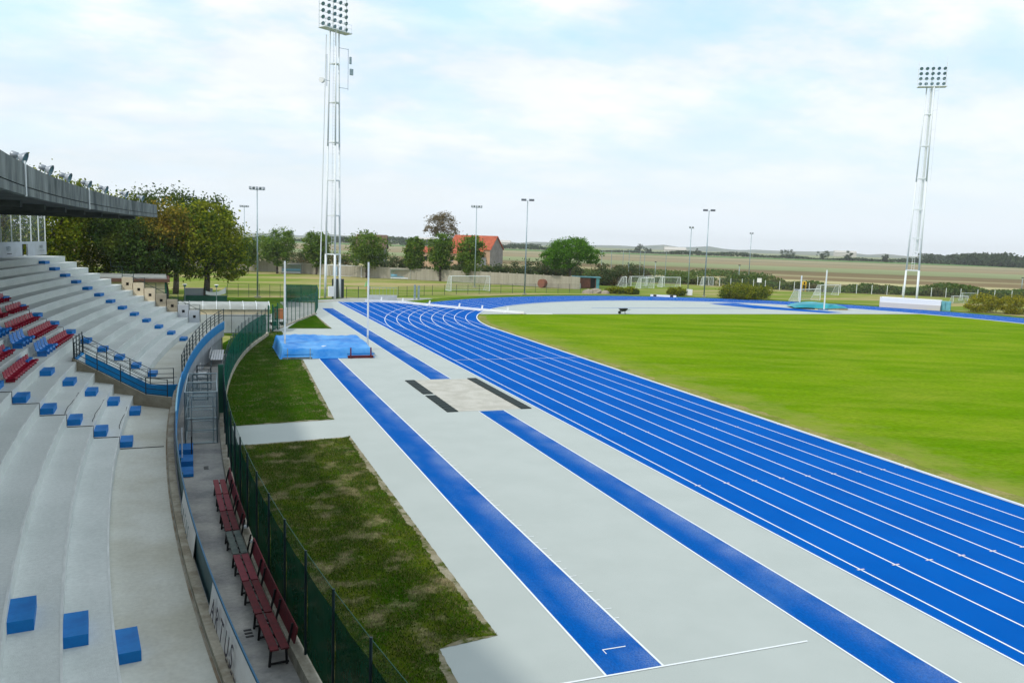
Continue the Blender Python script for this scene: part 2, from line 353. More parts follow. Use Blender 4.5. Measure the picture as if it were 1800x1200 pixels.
def thing(name, label, cat, loc=(0, 0, 0), rz=0.0, group=None):
    o = bpy.data.objects.new(name, None); COL.objects.link(o); o.empty_display_size = 0.2
    o.location = loc; o.rotation_euler = (0, 0, rz); o['label'] = label; o['category'] = cat
    if group: o['group'] = group
    return o

def tag(o, label, cat, group=None):
    o['label'] = label; o['category'] = cat
    if group: o['group'] = group
    return o

def copy_tree(o, parent=None):
    c = o.copy(); COL.objects.link(c); c.parent = parent
    for ch in list(o.children): copy_tree(ch, c)
    return c

def struct(name, mb, m): return mb.build(name, m, None, kind='structure')

# ------------------------------------------------------------------ the curved stand's own coordinates
CX, CY = 157.6, 33.9
def PT(s, R, z=0.0):
    t = s / 30.0; ph = s / 160.0
    rr = R + 0.395 * t ** 2 + 0.174 * t ** 3 - 0.47 * t ** 4 if -34 < s < 34 else R + (0.395 + 0.174 * (1.133 if s > 0 else -1.133) - 0.47 * 1.284) * 1.284
    return (CX - rr * cos(ph), CY + rr * sin(ph), z)
def RZ(s): return -s / 160.0
Z1, HR, DR, R1 = 1.603, 0.369, 0.731, 160.228
def zrow(L_): return Z1 + L_ * HR
def rnose(L_): return R1 + (L_ - 1) * DR

def arc(mb, Ra, Rb, za, zb, sa, sb, step=1.0, sa2=None, sb2=None):
    """arc block: Ra..Rb, za..zb, from s=sa to sb; sa2,sb2 = ends at Rb"""
    sa2 = sa if sa2 is None else sa2; sb2 = sb if sb2 is None else sb2
    n = max(1, int(math.ceil((sb - sa) / step)))
    vs = []
    for i in range(n + 1):
        u = i / n; s0 = sa + (sb - sa) * u; s1 = sa2 + (sb2 - sa2) * u
        vs += [PT(s0, Ra, za), PT(s1, Rb, za), PT(s1, Rb, zb), PT(s0, Ra, zb)]
    fs = []
    for i in range(n):
        a = 4 * i; b = a + 4
        fs += [(a, b, b + 1, a + 1), (a + 1, b + 1, b + 2, a + 2), (a + 2, b + 2, b + 3, a + 3), (a + 3, b + 3, b, a)]
    fs += [(0, 1, 2, 3), (4 * n + 3, 4 * n + 2, 4 * n + 1, 4 * n)]
    return mb.add(vs, fs)

# ================================================================== SETTING: ground sheets
X0 = 26.22; RB = 36.67; YC = 73.6; LW = 1.22; XE = 15.94
BX = X0 + RB
S_MIN = -52

g = MB(); g.poly([(-2950, -1600), (3050, -1600), (3050, 3050), (-2950, 3050)], -0.06)
# farmland: bands of stubble, ploughed soil and green crop running along the fields
m = bpy.data.materials.new('farmland_soil'); m.use_nodes = True
t = m.node_tree; p = t.nodes['Principled BSDF']; p.inputs['Roughness'].default_value = 0.95; p.inputs['Specular IOR Level'].default_value = 0.05
tcn = t.nodes.new('ShaderNodeTexCoord')
rm = t.nodes.new('ShaderNodeMapping'); rm.inputs['Rotation'].default_value = (0, 0, atan2(0.47, 0.88)); t.links.new(tcn.outputs['Object'], rm.inputs[0])
sp = t.nodes.new('ShaderNodeSeparateXYZ'); t.links.new(rm.outputs[0], sp.inputs[0])
st = t.nodes.new('ShaderNodeMapping'); st.inputs['Scale'].default_value = (0.10, 1.0, 1); t.links.new(rm.outputs[0], st.inputs[0])
nn = t.nodes.new('ShaderNodeTexNoise'); nn.inputs['Scale'].default_value = 0.055; nn.inputs['Detail'].default_value = 9; nn.inputs['Roughness'].default_value = 0.68
t.links.new(st.outputs[0], nn.inputs['Vector'])
ny_ = t.nodes.new('ShaderNodeMath'); ny_.operation = 'MULTIPLY_ADD'; t.links.new(nn.outputs['Fac'], ny_.inputs[0]); ny_.inputs[1].default_value = 60.0; t.links.new(sp.outputs['Y'], ny_.inputs[2])
rr_ = t.nodes.new('ShaderNodeMapRange'); rr_.inputs[1].default_value = 180; rr_.inputs[2].default_value = 1180; t.links.new(ny_.outputs[0], rr_.inputs[0])
r0 = t.nodes.new('ShaderNodeValToRGB'); e = r0.color_ramp.elements
bands = [(0.0, (.16, .13, .07)), (.075, (.17, .115, .065)), (.085, (.34, .26, .16)), (.098, (.33, .25, .15)), (.106, (.15, .095, .055)), (.135, (.16, .10, .06)), (.142, (.27, .21, .13)), (.15, (.15, .095, .055)),
         (.195, (.13, .085, .05)), (.215, (.17, .16, .09)), (.29, (.20, .19, .115)), (.31, (.21, .14, .095)), (.40, (.23, .165, .115)), (.42, (.15, .10, .075)), (.45, (.24, .18, .125)), (.60, (.22, .165, .115)), (.615, (.06, .12, .035)), (.70, (.07, .13, .04)), (.72, (.22, .18, .13)), (.93, (.20, .18, .12)), (.95, (.09, .13, .05)), (1.0, (.2, .18, .12))]
while len(e) < len(bands): e.new(0.5)
for i_, (p_, c_) in enumerate(bands): e[i_].position = p_; e[i_].color = C4([c_[0] * 1.18, c_[1] * 1.42, c_[2] * 1.20])
t.links.new(rr_.outputs[0], r0.inputs[0])
nf = t.nodes.new('ShaderNodeTexNoise'); nf.inputs['Scale'].default_value = 0.35; nf.inputs['Detail'].default_value = 8; nf.inputs['Roughness'].default_value = 0.7; t.links.new(st.outputs[0], nf.inputs['Vector'])
q2 = t.nodes.new('ShaderNodeMapRange'); q2.inputs[1].default_value = .3; q2.inputs[2].default_value = .7; q2.inputs[3].default_value = .72; q2.inputs[4].default_value = 1.28; t.links.new(nf.outputs['Fac'], q2.inputs[0])
cc_ = t.nodes.new('ShaderNodeCombineColor')
for i_ in range(3): t.links.new(q2.outputs[0], cc_.inputs[i_])
m2 = t.nodes.new('ShaderNodeMix'); m2.data_type = 'RGBA'; m2.blend_type = 'MULTIPLY'; m2.inputs[0].default_value = 1; t.links.new(r0.outputs[0], m2.inputs[6]); t.links.new(cc_.outputs[0], m2.inputs[7])
t.links.new(m2.outputs[2], p.inputs['Base Color'])
struct('ground', g, m)

FIELD = [(-70, -60), (-70, 197), (5, 193.3), (17, 187.2), (23, 179), (31, 168), (43, 160.8), (54, 149.8), (62.7, 139.6), (66, 146), (82, 172), (103, 158.6), (108.5, 154.8), (113.3, 146), (121, 136.8), (127, 134), (135.4, 130.2), (144, 123.5), (152, 119), (175, 98), (215, 60), (260, -60)]
g = MB(); g.poly(FIELD, -0.03); struct('practice_field', g, MT['practice'])

# verge between track and fence
g = MB()
ring = []
for i in range(0, 61):
    th = pi * i / 60
    ring.append((BX - 47.0 * cos(th), YC + 47.0 * sin(th)))
ro = [(BX - 50.6 * cos(pi * i / 60), YC + 50.2 * sin(pi * i / 60)) for i in range(61)]
for i in range(8, 60): g.quad((*ring[i], -0.008), (*ring[i + 1], -0.008), (*ro[i + 1], -0.008), (*ro[i], -0.008))
struct('track_verge', g, MT['verge'])

# grey apron
g = MB()
kerb_line = [PT(s, 157.0) for s in range(S_MIN, 38, 2)]
ap = [(q_[0], q_[1]) for q_ in kerb_line] + [(8.2, 81.3), (11.1, 88.9), (13.3, 104.5), (16.0, 106.3), (24.4, 106.6), (26.5, 104), (27.5, 101), (24, 95), (20, 85), (18, 73.6), (18, -60), (0, -60)]
g.poly(ap, 0.0); struct('apron', g, MT['apron'])

# D zone apron inside the bend
g = MB()
d = [(BX - (RB + .1) * cos(pi * i / 80), YC + (RB + .1) * sin(pi * i / 80)) for i in range(0, 81)]
d = [q_ for q_ in d if q_[1] > 88.3]
g.poly(d, 0.0); struct('bend_apron', g, MT['apron'])

# infield grass
g = MB()
inn = [(X0 + 0.12, -60)] + [(X0 + 0.12, y) for y in range(-50, 74, 6)] + [(BX - (RB - .12) * cos(pi * i / 120), YC + (RB - .12) * sin(pi * i / 120)) for i in range(0, 121) if YC + RB * sin(pi * i / 120) < 88.6]
right = [q_ for q_ in inn if q_[0] > BX]; left = [q_ for q_ in inn if q_[0] <= BX]
g.poly(left + [(BX, 88.9)] + right + [(X0 + 2 * RB - .12, -60)], 0.002)
t = MT['infield'].node_tree; p = t.nodes['Principled BSDF']; src = p.inputs['Base Color'].links[0].from_socket
tc_ = t.nodes.new('ShaderNodeTexCoord'); sx = t.nodes.new('ShaderNodeSeparateXYZ'); t.links.new(tc_.outputs['Object'], sx.inputs[0])
n_ = t.nodes.new('ShaderNodeTexNoise'); n_.inputs['Scale'].default_value = 0.5; n_.inputs['Detail'].default_value = 9; n_.inputs['Roughness'].default_value = .72; t.links.new(tc_.outputs['Object'], n_.inputs['Vector'])
a_ = t.nodes.new('ShaderNodeMapRange'); a_.inputs[1].default_value = X0 + 5.5; a_.inputs[2].default_value = X0; a_.inputs[3].default_value = 0; a_.inputs[4].default_value = .42; t.links.new(sx.outputs['X'], a_.inputs[0])
s_ = t.nodes.new('ShaderNodeMath'); s_.operation = 'ADD'; t.links.new(n_.outputs['Fac'], s_.inputs[0]); t.links.new(a_.outputs[0], s_.inputs[1])
b_ = t.nodes.new('ShaderNodeMapRange'); b_.inputs[1].default_value = .60; b_.inputs[2].default_value = 1.0; b_.inputs[4].default_value = .8; t.links.new(s_.outputs[0], b_.inputs[0])
mm_ = t.nodes.new('ShaderNodeMix'); mm_.data_type = 'RGBA'; t.links.new(b_.outputs[0], mm_.inputs[0]); t.links.new(src, mm_.inputs[6]); mm_.inputs[7].default_value = (.24, .25, .06, 1)
t.links.new(mm_.outputs[2], p.inputs['Base Color'])
struct('infield_grass', g, MT['infield'])
g = MB()
pts_o = left
rnd = random.Random(3)
ei = []
for i, q_ in enumerate(pts_o):
    dvec = Vector((BX - q_[0], (YC - q_[1]) if q_[1] > YC else 0)); dvec.normalize()
    ei.append((q_[0] + dvec.x * 0.02, q_[1] + dvec.y * 0.02))
# thin worn rim, subdivided with an uneven inner side
prev = None
dens = []
for i in range(len(ei) - 1):
    a = Vector(ei[i]); b = Vector(ei[i + 1]); n_ = max(1, int((b - a).length / 0.5))
    for k in range(n_): dens.append(a.lerp(b, k / n_))
for i in range(len(dens) - 1):
    a, b = dens[i], dens[i + 1]
    wid = 0.45 + 0.5 * (0.5 + 0.5 * sin(i * 0.37) * sin(i * 0.11 + 1)) + rnd.uniform(0, 0.35)
    dirn = Vector((BX - a.x, (YC - a.y) if a.y > YC else 0)).normalized()
    c = a + dirn * wid
    if prev is None: prev = c
    g.quad((a.x, a.y, .005), (b.x, b.y, .005), (c.x, c.y, .005), (prev.x, prev.y, .005)); prev = c
struct('worn_grass_rim', g, MT['infield_edge'])

# track surface --------------------------------------------------------------
TRZ = 0.005
g = MB()
g.poly([(XE, -60), (X0, -60), (X0, YC), (XE, YC)], TRZ)
RO = BX - XE
na = 120
for i in range(na):
    a, b = pi * i / na, pi * (i + 1) / na
    f_ = lambda R, th: (BX - R * cos(th), YC + R * sin(th), TRZ)
    g.quad(f_(RO, a), f_(RO, b), f_(RB, b), f_(RB, a))
g.poly([(X0 + 2 * RB, -60), (BX + RO, -60), (BX + RO, YC), (X0 + 2 * RB, YC)], TRZ)
struct('track', g, MT['track'])
# sprint chute
g = MB(); g.poly([(XE, YC), (X0 - 0.3, YC), (X0 - 0.3, 104.2), (XE, 105.6)], TRZ - 0.002)
struct('sprint_chute', g, MT['track'])

# lines ----------------------------------------------------------------------
LZ = 0.010
g = MB()
def hline(x, y0, y1, wd=0.055, z=LZ): g.add([(x - wd / 2, y0, z), (x + wd / 2, y0, z), (x + wd / 2, y1, z), (x - wd / 2, y1, z)], [(0, 1, 2, 3)])
def tline(x0, x1, y, wd=0.055, z=LZ): g.add([(x0, y - wd / 2, z), (x1, y - wd / 2, z), (x1, y + wd / 2, z), (x0, y + wd / 2, z)], [(0, 1, 2, 3)])
for k in range(1, 9):
    x = X0 - LW * k
    hline(x, -60, 105.2 - 0)
    R = RB + LW * k
    for i in range(na):
        a, b = pi * i / na, pi * (i + 1) / na
        f_ = lambda rr, th: (BX - rr * cos(th), YC + rr * sin(th), LZ + 0.003)
        g.quad(f_(R + .03, a), f_(R + .03, b), f_(R - .03, b), f_(R - .03, a))
    hline(X0 + 2 * RB + LW * k, -60, YC)
hline(X0 - 0.1, YC, 104.0)
hline(XE + 0.03, -60, 105.4, 0.06)
tline(X0 - 8 * LW, X0, 54.74, 0.06, LZ + .004)
tline(X0 - 8 * LW, X0, 73.8, 0.035, LZ + .004)
tline(XE, 24.0, 105.0, 0.10, LZ + .004)
struct('lane_lines', g, MT['line'])
g = MB()
for (yy, ln) in ((16.35, 0.24), (24.16, 0.24), (31.99, 0.20)):
    for k in range(0, 9):
        x = X0 - LW * k; g.add([(x - ln / 2, yy - .03, LZ + .006), (x + ln / 2, yy - .03, LZ + .006), (x + ln / 2, yy + .03, LZ + .006), (x - ln / 2, yy + .03, LZ + .006)], [(0, 1, 2, 3)])
for k in range(1, 9):
    for th in (0.32, 0.5, 0.9):
        R = RB + LW * k
        x, y = BX - R * cos(th), YC + R * sin(th)
        g.add([(x - .14, y - .03, LZ + .006), (x + .14, y - .03, LZ + .006), (x + .14, y + .03, LZ + .006), (x - .14, y + .03, LZ + .006)], [(0, 1, 2, 3)])
struct('hurdle_marks', g, MT['mark'])

def scuff(m_, x0, x1):
    m_ = m_.copy(); t = m_.node_tree; p = t.nodes['Principled BSDF']; src = p.inputs['Base Color'].links[0].from_socket
    tc_ = t.nodes.new('ShaderNodeTexCoord'); sx = t.nodes.new('ShaderNodeSeparateXYZ'); t.links.new(tc_.outputs['Object'], sx.inputs[0])
    a_ = t.nodes.new('ShaderNodeMapRange'); a_.interpolation_type = 'SMOOTHSTEP'; a_.inputs[1].default_value = x0 + .35; a_.inputs[2].default_value = x1; t.links.new(sx.outputs['X'], a_.inputs[0])
    n_ = t.nodes.new('ShaderNodeTexNoise'); n_.inputs['Scale'].default_value = 0.45; n_.inputs['Detail'].default_value = 4; t.links.new(tc_.outputs['Object'], n_.inputs['Vector'])
    b_ = t.nodes.new('ShaderNodeMapRange'); b_.inputs[1].default_value = .36; b_.inputs[2].default_value = .62; b_.inputs[3].default_value = .05; t.links.new(n_.outputs['Fac'], b_.inputs[0])
    f_ = t.nodes.new('ShaderNodeTexNoise'); f_.inputs['Scale'].default_value = 28; f_.inputs['Detail'].default_value = 3; f_.inputs['Roughness'].default_value = .8; t.links.new(tc_.outputs['Object'], f_.inputs['Vector'])
    c_ = t.nodes.new('ShaderNodeMapRange'); c_.inputs[1].default_value = .42; c_.inputs[2].default_value = .62; c_.inputs[3].default_value = .15; c_.inputs[4].default_value = .75; t.links.new(f_.outputs['Fac'], c_.inputs[0])
    m1_ = t.nodes.new('ShaderNodeMath'); m1_.operation = 'MULTIPLY'; t.links.new(a_.outputs[0], m1_.inputs[0]); t.links.new(b_.outputs[0], m1_.inputs[1])
    m2_ = t.nodes.new('ShaderNodeMath'); m2_.operation = 'MULTIPLY'; t.links.new(m1_.outputs[0], m2_.inputs[0]); t.links.new(c_.outputs[0], m2_.inputs[1])
    mm_ = t.nodes.new('ShaderNodeMix'); mm_.data_type = 'RGBA'; t.links.new(m2_.outputs[0], mm_.inputs[0]); t.links.new(src, mm_.inputs[6]); mm_.inputs[7].default_value = (.26, .33, .50, 1)
    t.links.new(mm_.outputs[2], p.inputs['Base Color']); return m_
# runways
g = MB(); g.poly([(7.38, 13.5), (8.63, 13.5), (8.63, 58.0), (7.38, 58.0)], TRZ); struct('pole_vault_runway', g, scuff(MT['runway'], 7.38, 8.63))
g = MB(); g.poly([(12.76, -60), (14.04, -60), (14.04, 37.9), (12.76, 37.9)], TRZ)
g.poly([(12.76, 47.3), (14.04, 47.3), (14.04, 96.0), (12.76, 96.0)], TRZ); struct('long_jump_runway', g, scuff(MT['runway'], 12.76, 14.04))
g = MB()
for x in (7.355, 8.655): hline(x, 13.5, 57.5, 0.05)
for x in (12.735, 14.065): hline(x, -60, 37.9, 0.05); hline(x, 47.3, 96.0, 0.05)
tline(6.2, 12.27, 13.5, 0.05, LZ + .002)
tline(7.75, 8.30, 14.46, 0.03, LZ + .002)
g.add([(7.745, 14.28, LZ + .003), (7.765, 14.28, LZ + .003), (7.765, 14.45, LZ + .003), (7.745, 14.45, LZ + .003)], [(0, 1, 2, 3)])
y = 15.7
while y < 40:
    tline(8.66, 8.80 + (0.06 if int(round((y - 15.7) / .485)) % 2 else 0), y, 0.028, LZ + .002); y += 0.485
# bend apron runway strips
struct('runway_lines', g, MT['line'])
g = MB()
g.poly([(48.2, 97.55), (78.0, 97.25), (78.0, 97.75), (48.2, 97.85)], TRZ)
g.poly([(72.0, 104.2), (72.3, 106.2), (77.9, 107.4), (78.3, 103.0), (84.4, 91.2), (81.0, 90.5), (74.5, 97.5)], TRZ + .001)
struct('water_jump_lane', g, MT['track'])
g = MB(); g.poly([(70.8, 105.6), (78.4, 103.0), (78.2, 103.25), (70.9, 105.85)], LZ); g.poly([(85.6, 100.6), (94, 97), (93.9, 97.2), (85.6, 100.85)], LZ); struct('water_jump_line', g, MT['line'])

# inner kerb rail
k_ = thing('track_kerb', 'white raised aluminium kerb between the blue track and the infield grass', 'kerb')
g = MB(); g.box(X0 - .05, X0 + .05, -60, YC, 0.02, 0.07)
for i in range(na):
    a, b = pi * i / na, pi * (i + 1) / na
    vs = []
    for th in (a, b):
        for R, z in ((RB + .05, .02), (RB - .05, .02), (RB - .05, .07), (RB + .05, .07)): vs.append((BX - R * cos(th), YC + R * sin(th), z))
    g.add(vs, [(0, 4, 5, 1), (1, 5, 6, 2), (2, 6, 7, 3), (3, 7, 4, 0)])
g.box(X0 + 2 * RB - .05, X0 + 2 * RB + .05, -60, YC, 0.02, 0.07)
g.build('kerb_rail', MT['white_metal'], k_)

# sand pit --------------------------------------------------------------------
g = MB(); g.poly([(11.75, 38.05), (15.05, 38.05), (15.05, 47.15), (11.75, 47.15)], 0.006); struct('sand_pit', g, MT['sand'])
gr = []
for (x0, x1, y0, y1, lab) in ((11.15, 11.72, 38.0, 42.3, 'near black sand catcher grate beside the pit, on the stand side'),
                         (11.15, 11.72, 42.75, 47.1, 'far black sand catcher grate beside the pit, on the stand side'),
                         (15.05, 15.62, 38.0, 47.2, 'long black sand catcher grate between the pit and the blue track')):
    g = MB(); g.box(x0, x1, y0, y1, 0.0, 0.025)
    o = g.build('sand_grate', MT['grate']); tag(o, lab, 'grate', 'grates round the sand pit')
    n_ = int((y1 - y0) / 0.48)
    rib = None
    for i in range(n_):
        if rib is None:
            rb = MB(); rb.box(-0.27, 0.27, -0.205, 0.205, 0, 0.02); rib = rb.mesh('grate_tile', MT['grate'])
        put('grate_tile', rib, o, (0.5 * (x0 + x1), y0 + (i + .5) * (y1 - y0) / n_, 0.0255))

# grass strips beside the stand ------------------------------------------------
def ragged(pts, amp, seed, step=0.35, fixed=()):
    r_ = random.Random(seed); out_ = []
    for i in range(len(pts)):
        a = Vector(pts[i]); b = Vector(pts[(i + 1) % len(pts)]); L_ = (b - a).length
        n_ = max(1, int(L_ / step)); nrm = Vector((-(b - a).y, (b - a).x)); nrm.normalize()
        for k in range(n_):
            q_ = a.lerp(b, k / n_)
            if i not in fixed: q_ = q_ + nrm * r_.uniform(-amp, amp)
            out_.append((q_.x, q_.y))
    return out_
kl = lambda a, b, st=2: [PT(s, 157.02)[:2] for s in np.arange(a, b, st)]
def strip(name, edge_pts, outer, m_, soil_grow=0.55, seed=1):
    """edge_pts along the kerb (straight), outer = ragged side"""
    r_ = random.Random(seed); cen = Vector((sum(p_[0] for p_ in outer) / len(outer), sum(p_[1] for p_ in outer) / len(outer)))
    ra = []; so_ = []; kk = 0; w_ = .1
    for i in range(len(outer) - 1):
        a = Vector(outer[i]); b = Vector(outer[i + 1]); n_ = max(1, int((b - a).length / 0.12)); nrm = Vector((-(b - a).y, (b - a).x)).normalized()
        if (cen - a).dot(nrm) < 0: nrm = -nrm
        for k in range(n_):
            kk += 1
            w_ = .86 * w_ + .14 * r_.uniform(-.25, .75)
            ins = max(.01, .06 + soil_grow * max(0, w_) + r_.uniform(-.03, .03)) * min(1, k / 4, (n_ - k) / 4)
            q_ = a.lerp(b, k / n_); so_.append((q_.x + r_.uniform(-.012, .012), q_.y + r_.uniform(-.012, .012)))
            q_ = q_ + nrm * ins; ra.append((q_.x, q_.y))
    ra.append(outer[-1]); so_.append(outer[-1])
    g1 = MB(); g1.poly(edge_pts + so_, 0.008); struct('bare_soil_rim', g1, MT['soil'])
    g2 = MB(); g2.poly(edge_pts + ra, 0.014); struct(name, g2, m_)
    return edge_pts + ra
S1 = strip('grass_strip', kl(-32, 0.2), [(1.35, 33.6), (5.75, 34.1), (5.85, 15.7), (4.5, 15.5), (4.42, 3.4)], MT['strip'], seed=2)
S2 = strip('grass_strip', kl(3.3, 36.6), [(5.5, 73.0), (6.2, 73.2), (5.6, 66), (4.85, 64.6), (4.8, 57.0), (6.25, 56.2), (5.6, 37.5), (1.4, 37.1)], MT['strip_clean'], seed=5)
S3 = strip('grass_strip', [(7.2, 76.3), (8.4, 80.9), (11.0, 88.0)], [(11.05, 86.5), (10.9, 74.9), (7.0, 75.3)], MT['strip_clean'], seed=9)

# blades of grass on the near strips (countless)
def inside(pts, x, y):
    c = np.zeros(len(x), bool); n_ = len(pts); j = n_ - 1
    for i in range(n_):
        xi, yi = pts[i]; xj, yj = pts[j]
        cond = ((yi > y) != (yj > y))
        with np.errstate(divide='ignore', invalid='ignore'):
            xx = (xj - xi) * (y - yi) / (yj - yi) + xi
        c ^= cond & (x < xx); j = i
    return c
def blades(name, poly, box_, n_, hmin, hmax, m_, seed, wd=0.02):
    r_ = np.random.default_rng(seed)
    x = r_.uniform(box_[0], box_[1], n_); y = r_.uniform(box_[2], box_[3], n_)
    k = inside(poly, x, y)
    # clumpy
    den = 0.5 + 0.5 * np.sin(x * 3.1 + np.sin(y * 1.7) * 2) * np.sin(y * 2.3 + x)
    k &= r_.random(n_) < 0.25 + 0.75 * den
    x = x[k]; y = y[k]; n = len(x)
    a = r_.uniform(0, 2 * pi, n); h = r_.uniform(hmin, hmax, n); lx = r_.normal(0, .02, n); ly = r_.normal(0, .02, n)
    w_ = wd * r_.uniform(.6, 1.3, n)
    v = np.empty((n, 3, 3))
    v[:, 0] = np.stack([x - np.cos(a) * w_, y - np.sin(a) * w_, np.full(n, .012)], 1)
    v[:, 1] = np.stack([x + np.cos(a) * w_, y + np.sin(a) * w_, np.full(n, .012)], 1)
    v[:, 2] = np.stack([x + lx, y + ly, .012 + h], 1)
    npmesh(name, v.reshape(-1, 3), np.arange(3 * n).reshape(-1, 3), m_, kind='stuff')
def npmesh(name, v, f, m_, parent=None, **kw):
    me = bpy.data.meshes.new(name)
    me.vertices.add(len(v)); me.vertices.foreach_set('co', np.asarray(v, np.float32).ravel())
    k = f.shape[1]
    me.loops.add(f.size); me.loops.foreach_set('vertex_index', np.asarray(f, np.int32).ravel())
    me.polygons.add(len(f)); me.polygons.foreach_set('loop_start', np.arange(0, f.size, k, dtype=np.int32))
    try: me.polygons.foreach_set('loop_total', np.full(len(f), k, np.int32))
    except Exception: pass
    me.update(); me.validate(); me.materials.append(m_)
    return put(name, me, parent, **kw)
LEAF_GRASS = leafmat('grass_blades', [(0.03, 0.075, 0.004), (0.055, 0.105, 0.007), (0.10, 0.13, 0.02), (0.20, 0.18, 0.07)], ((0.32, 0.27, 0.15), 0.53, 0.68), 1.0, 0.15)
blades('grass_blades', S1, (0.3, 6.2, 10, 34.3), 130000, .03, .075, LEAF_GRASS, 1, .017)
blades('grass_blades', S2, (0.3, 6.6, 36, 74), 60000, .03, .07, LEAF_GRASS, 2, .018)

# pavement of the corridor in front of the stand
g = MB()
pts = [PT(s, 158.8)[:2] for s in np.arange(S_MIN, 26.6, 2)] + [PT(s, 157.0)[:2] for s in np.arange(26.5, S_MIN - 1, -2)]
g.poly(pts, 0.006); struct('corridor_pavement', g, MT['corr'])
g = MB()
pts = [PT(s, 159.4)[:2] for s in np.arange(26.5, 37.5, 2)] + [(1.0, 71.6)] + [(5.2, 71.4)] + [PT(s, 157.05)[:2] for s in np.arange(36.5, 26, -2)]
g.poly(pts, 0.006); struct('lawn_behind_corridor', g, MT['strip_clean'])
g = MB(); g.poly([(5.6, 72.6), (6.2, 74.6), (8.5, 81.4), (11.1, 89), (12.9, 103.6), (10.2, 104.6), (9.0, 101), (8.8, 97), (5.2, 84)], 0.006); struct('entrance_path', g, MT['path'])
g = MB(); g.poly([(-6, 96.5), (8.8, 97.5), (10.0, 104.6), (16, 106.6), (26, 107), (28, 103.8), (33, 107.5), (30, 113), (17, 112.5), (6, 108), (-8, 106.5)], -0.01); struct('gravel_margin', g, MT['path'])
g = MB(); g.poly([(-14, 84), (5.4, 84.6), (8.8, 97.5), (8.8, 104.8), (15.8, 109.8), (18, 112.2), (-14, 112.2)], -0.004); struct('lawn_behind_stand', g, MT['verge'])
for (a, b, lab) in ((-17.05, -16.65, 'near'), (-3.55, -3.2, 'far')):
    o = thing('drain_grate', 'small black drain grate in the corridor floor, ' + ('nearer the banner' if lab == 'near' else 'beside the blue entrance steps'), 'drain', PT((a + b) / 2, 157.65, .006), RZ(a), 'drain grates in the corridor')
    mb = MB()
    for i in range(3): mb.box(-0.05, 0.11, -0.2 + i * .15, -.2 + i * .15 + .07, .001, .012)
    mb.build('grate_slots', MT['black'], o)

# ================================================================== GRANDSTAND
st_ = thing('grandstand', 'curved concrete grandstand with blue steps under a weathered concrete roof', 'grandstand')
S_END = 28.3
def near_s(R): return -0.28 + (R - 159.0) * 0.80
HR0, HR1 = 158.72, rnose(4)
FAR_S = 4.85
# walkway and tiers
for L_ in range(0, 14):
    Ra = 158.72 if L_ == 0 else rnose(L_)
    Rb = rnose(L_ + 1)
    if L_ == 13: Rb = 174.0
    zt = zrow(L_); zb = zt - 0.55
    nm = 'walkway' if L_ == 0 else 'tier'
    mt_ = MT['conc_walk'] if L_ == 0 else MT['conc']
    g = MB()
    if L_ <= 3:
        arc(g, Ra, Rb, zb, zt, S_MIN, near_s(Ra), 1.0, S_MIN, near_s(Rb)); g.build(nm, mt_, st_)
        g = MB(); arc(g, Ra, Rb, zb, zt, FAR_S, S_END, 1.0); g.build(nm, mt_, st_)
    else:
        arc(g, Ra, Rb, zb, zt, S_MIN, S_END, 1.0); g.build(nm, mt_, st_)
nose_m = mat('worn_nosing', (0.68, 0.71, 0.685), 0.85, (0.56, 0.59, 0.57), 1.6, 8, .35, .6)
for L_ in range(1, 14):
    for (sa_, sb_) in (((S_MIN, near_s(rnose(L_)) - .01), (FAR_S + .01, S_END - .01)) if L_ <= 3 else ((S_MIN, S_END - .01),)):
        g = MB(); arc(g, rnose(L_) - .004, rnose(L_) + .035, zrow(L_) - .03, zrow(L_) + .004, sa_, sb_, 1.0); g.build('nosing', nose_m, st_)
# front retaining wall
g = MB(); arc(g, 158.76, 159.0, 0.0, 1.04, S_MIN, 28.3, 1.0); g.build('front_wall', MT['greywhite'], st_)
g = MB(); arc(g, 158.72, 173.8, 0.0, 1.0, S_END - .25, S_END, 1.0)
for L_ in range(1, 14):
    arc(g, rnose(L_), 174, zrow(L_) - .9 if L_ > 1 else 1.0, zrow(L_) - .551, S_END - .25, S_END, 1.0)
g.build('end_wall', MT['conc_beige'], st_)
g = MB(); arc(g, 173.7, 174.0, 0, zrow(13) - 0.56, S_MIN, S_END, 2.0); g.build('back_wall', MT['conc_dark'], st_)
# stairwell (vomitory): beige near wall, blue far wall, back wall, floor
def radial_wall(mb, fs, R0_, R1_, z0f, z1f, th, n_=8):
    vs = []
    for i in range(n_ + 1):
        R = R0_ + (R1_ - R0_) * i / n_
        s = fs(R)
        vs += [PT(s, R, z0f(R)), PT(s + th, R, z0f(R)), PT(s + th, R, z1f(R)), PT(s, R, z1f(R))]
    fs_ = [(0, 1, 2, 3), (4 * n_ + 3, 4 * n_ + 2, 4 * n_ + 1, 4 * n_)]
    for i in range(n_):
        a = 4 * i; b = a + 4
        fs_ += [(a, b, b + 1, a + 1), (a + 1, b + 1, b + 2, a + 2), (a + 2, b + 2, b + 3, a + 3), (a + 3, b + 3, b, a)]
    mb.add(vs, fs_)
zn = lambda R: 2.06 if R < 159.75 else 2.06 + (R - 159.75) * 0.405
zf = lambda R: 1.66 if R < 159.9 else 1.66 + (R - 159.9) * 0.56
g = MB(); radial_wall(g, near_s, 158.8, 162.6, lambda R: 0.0, zn, 0.14, 16); g.build('stairwell_wall', MT['conc_beige'], st_)
g = MB(); radial_wall(g, lambda R: FAR_S - .16, 158.8, 162.6, lambda R: 0.0, zf, 0.155, 16); g.build('stairwell_wall', MT['blue'], st_, label='blue inner wall of the stairwell')
g = MB(); arc(g, 162.46, 162.60, 0.0, 3.14, near_s(162.5) + .14, FAR_S - .16, 1.0); g.build('stairwell_wall', MT['blue'], st_)
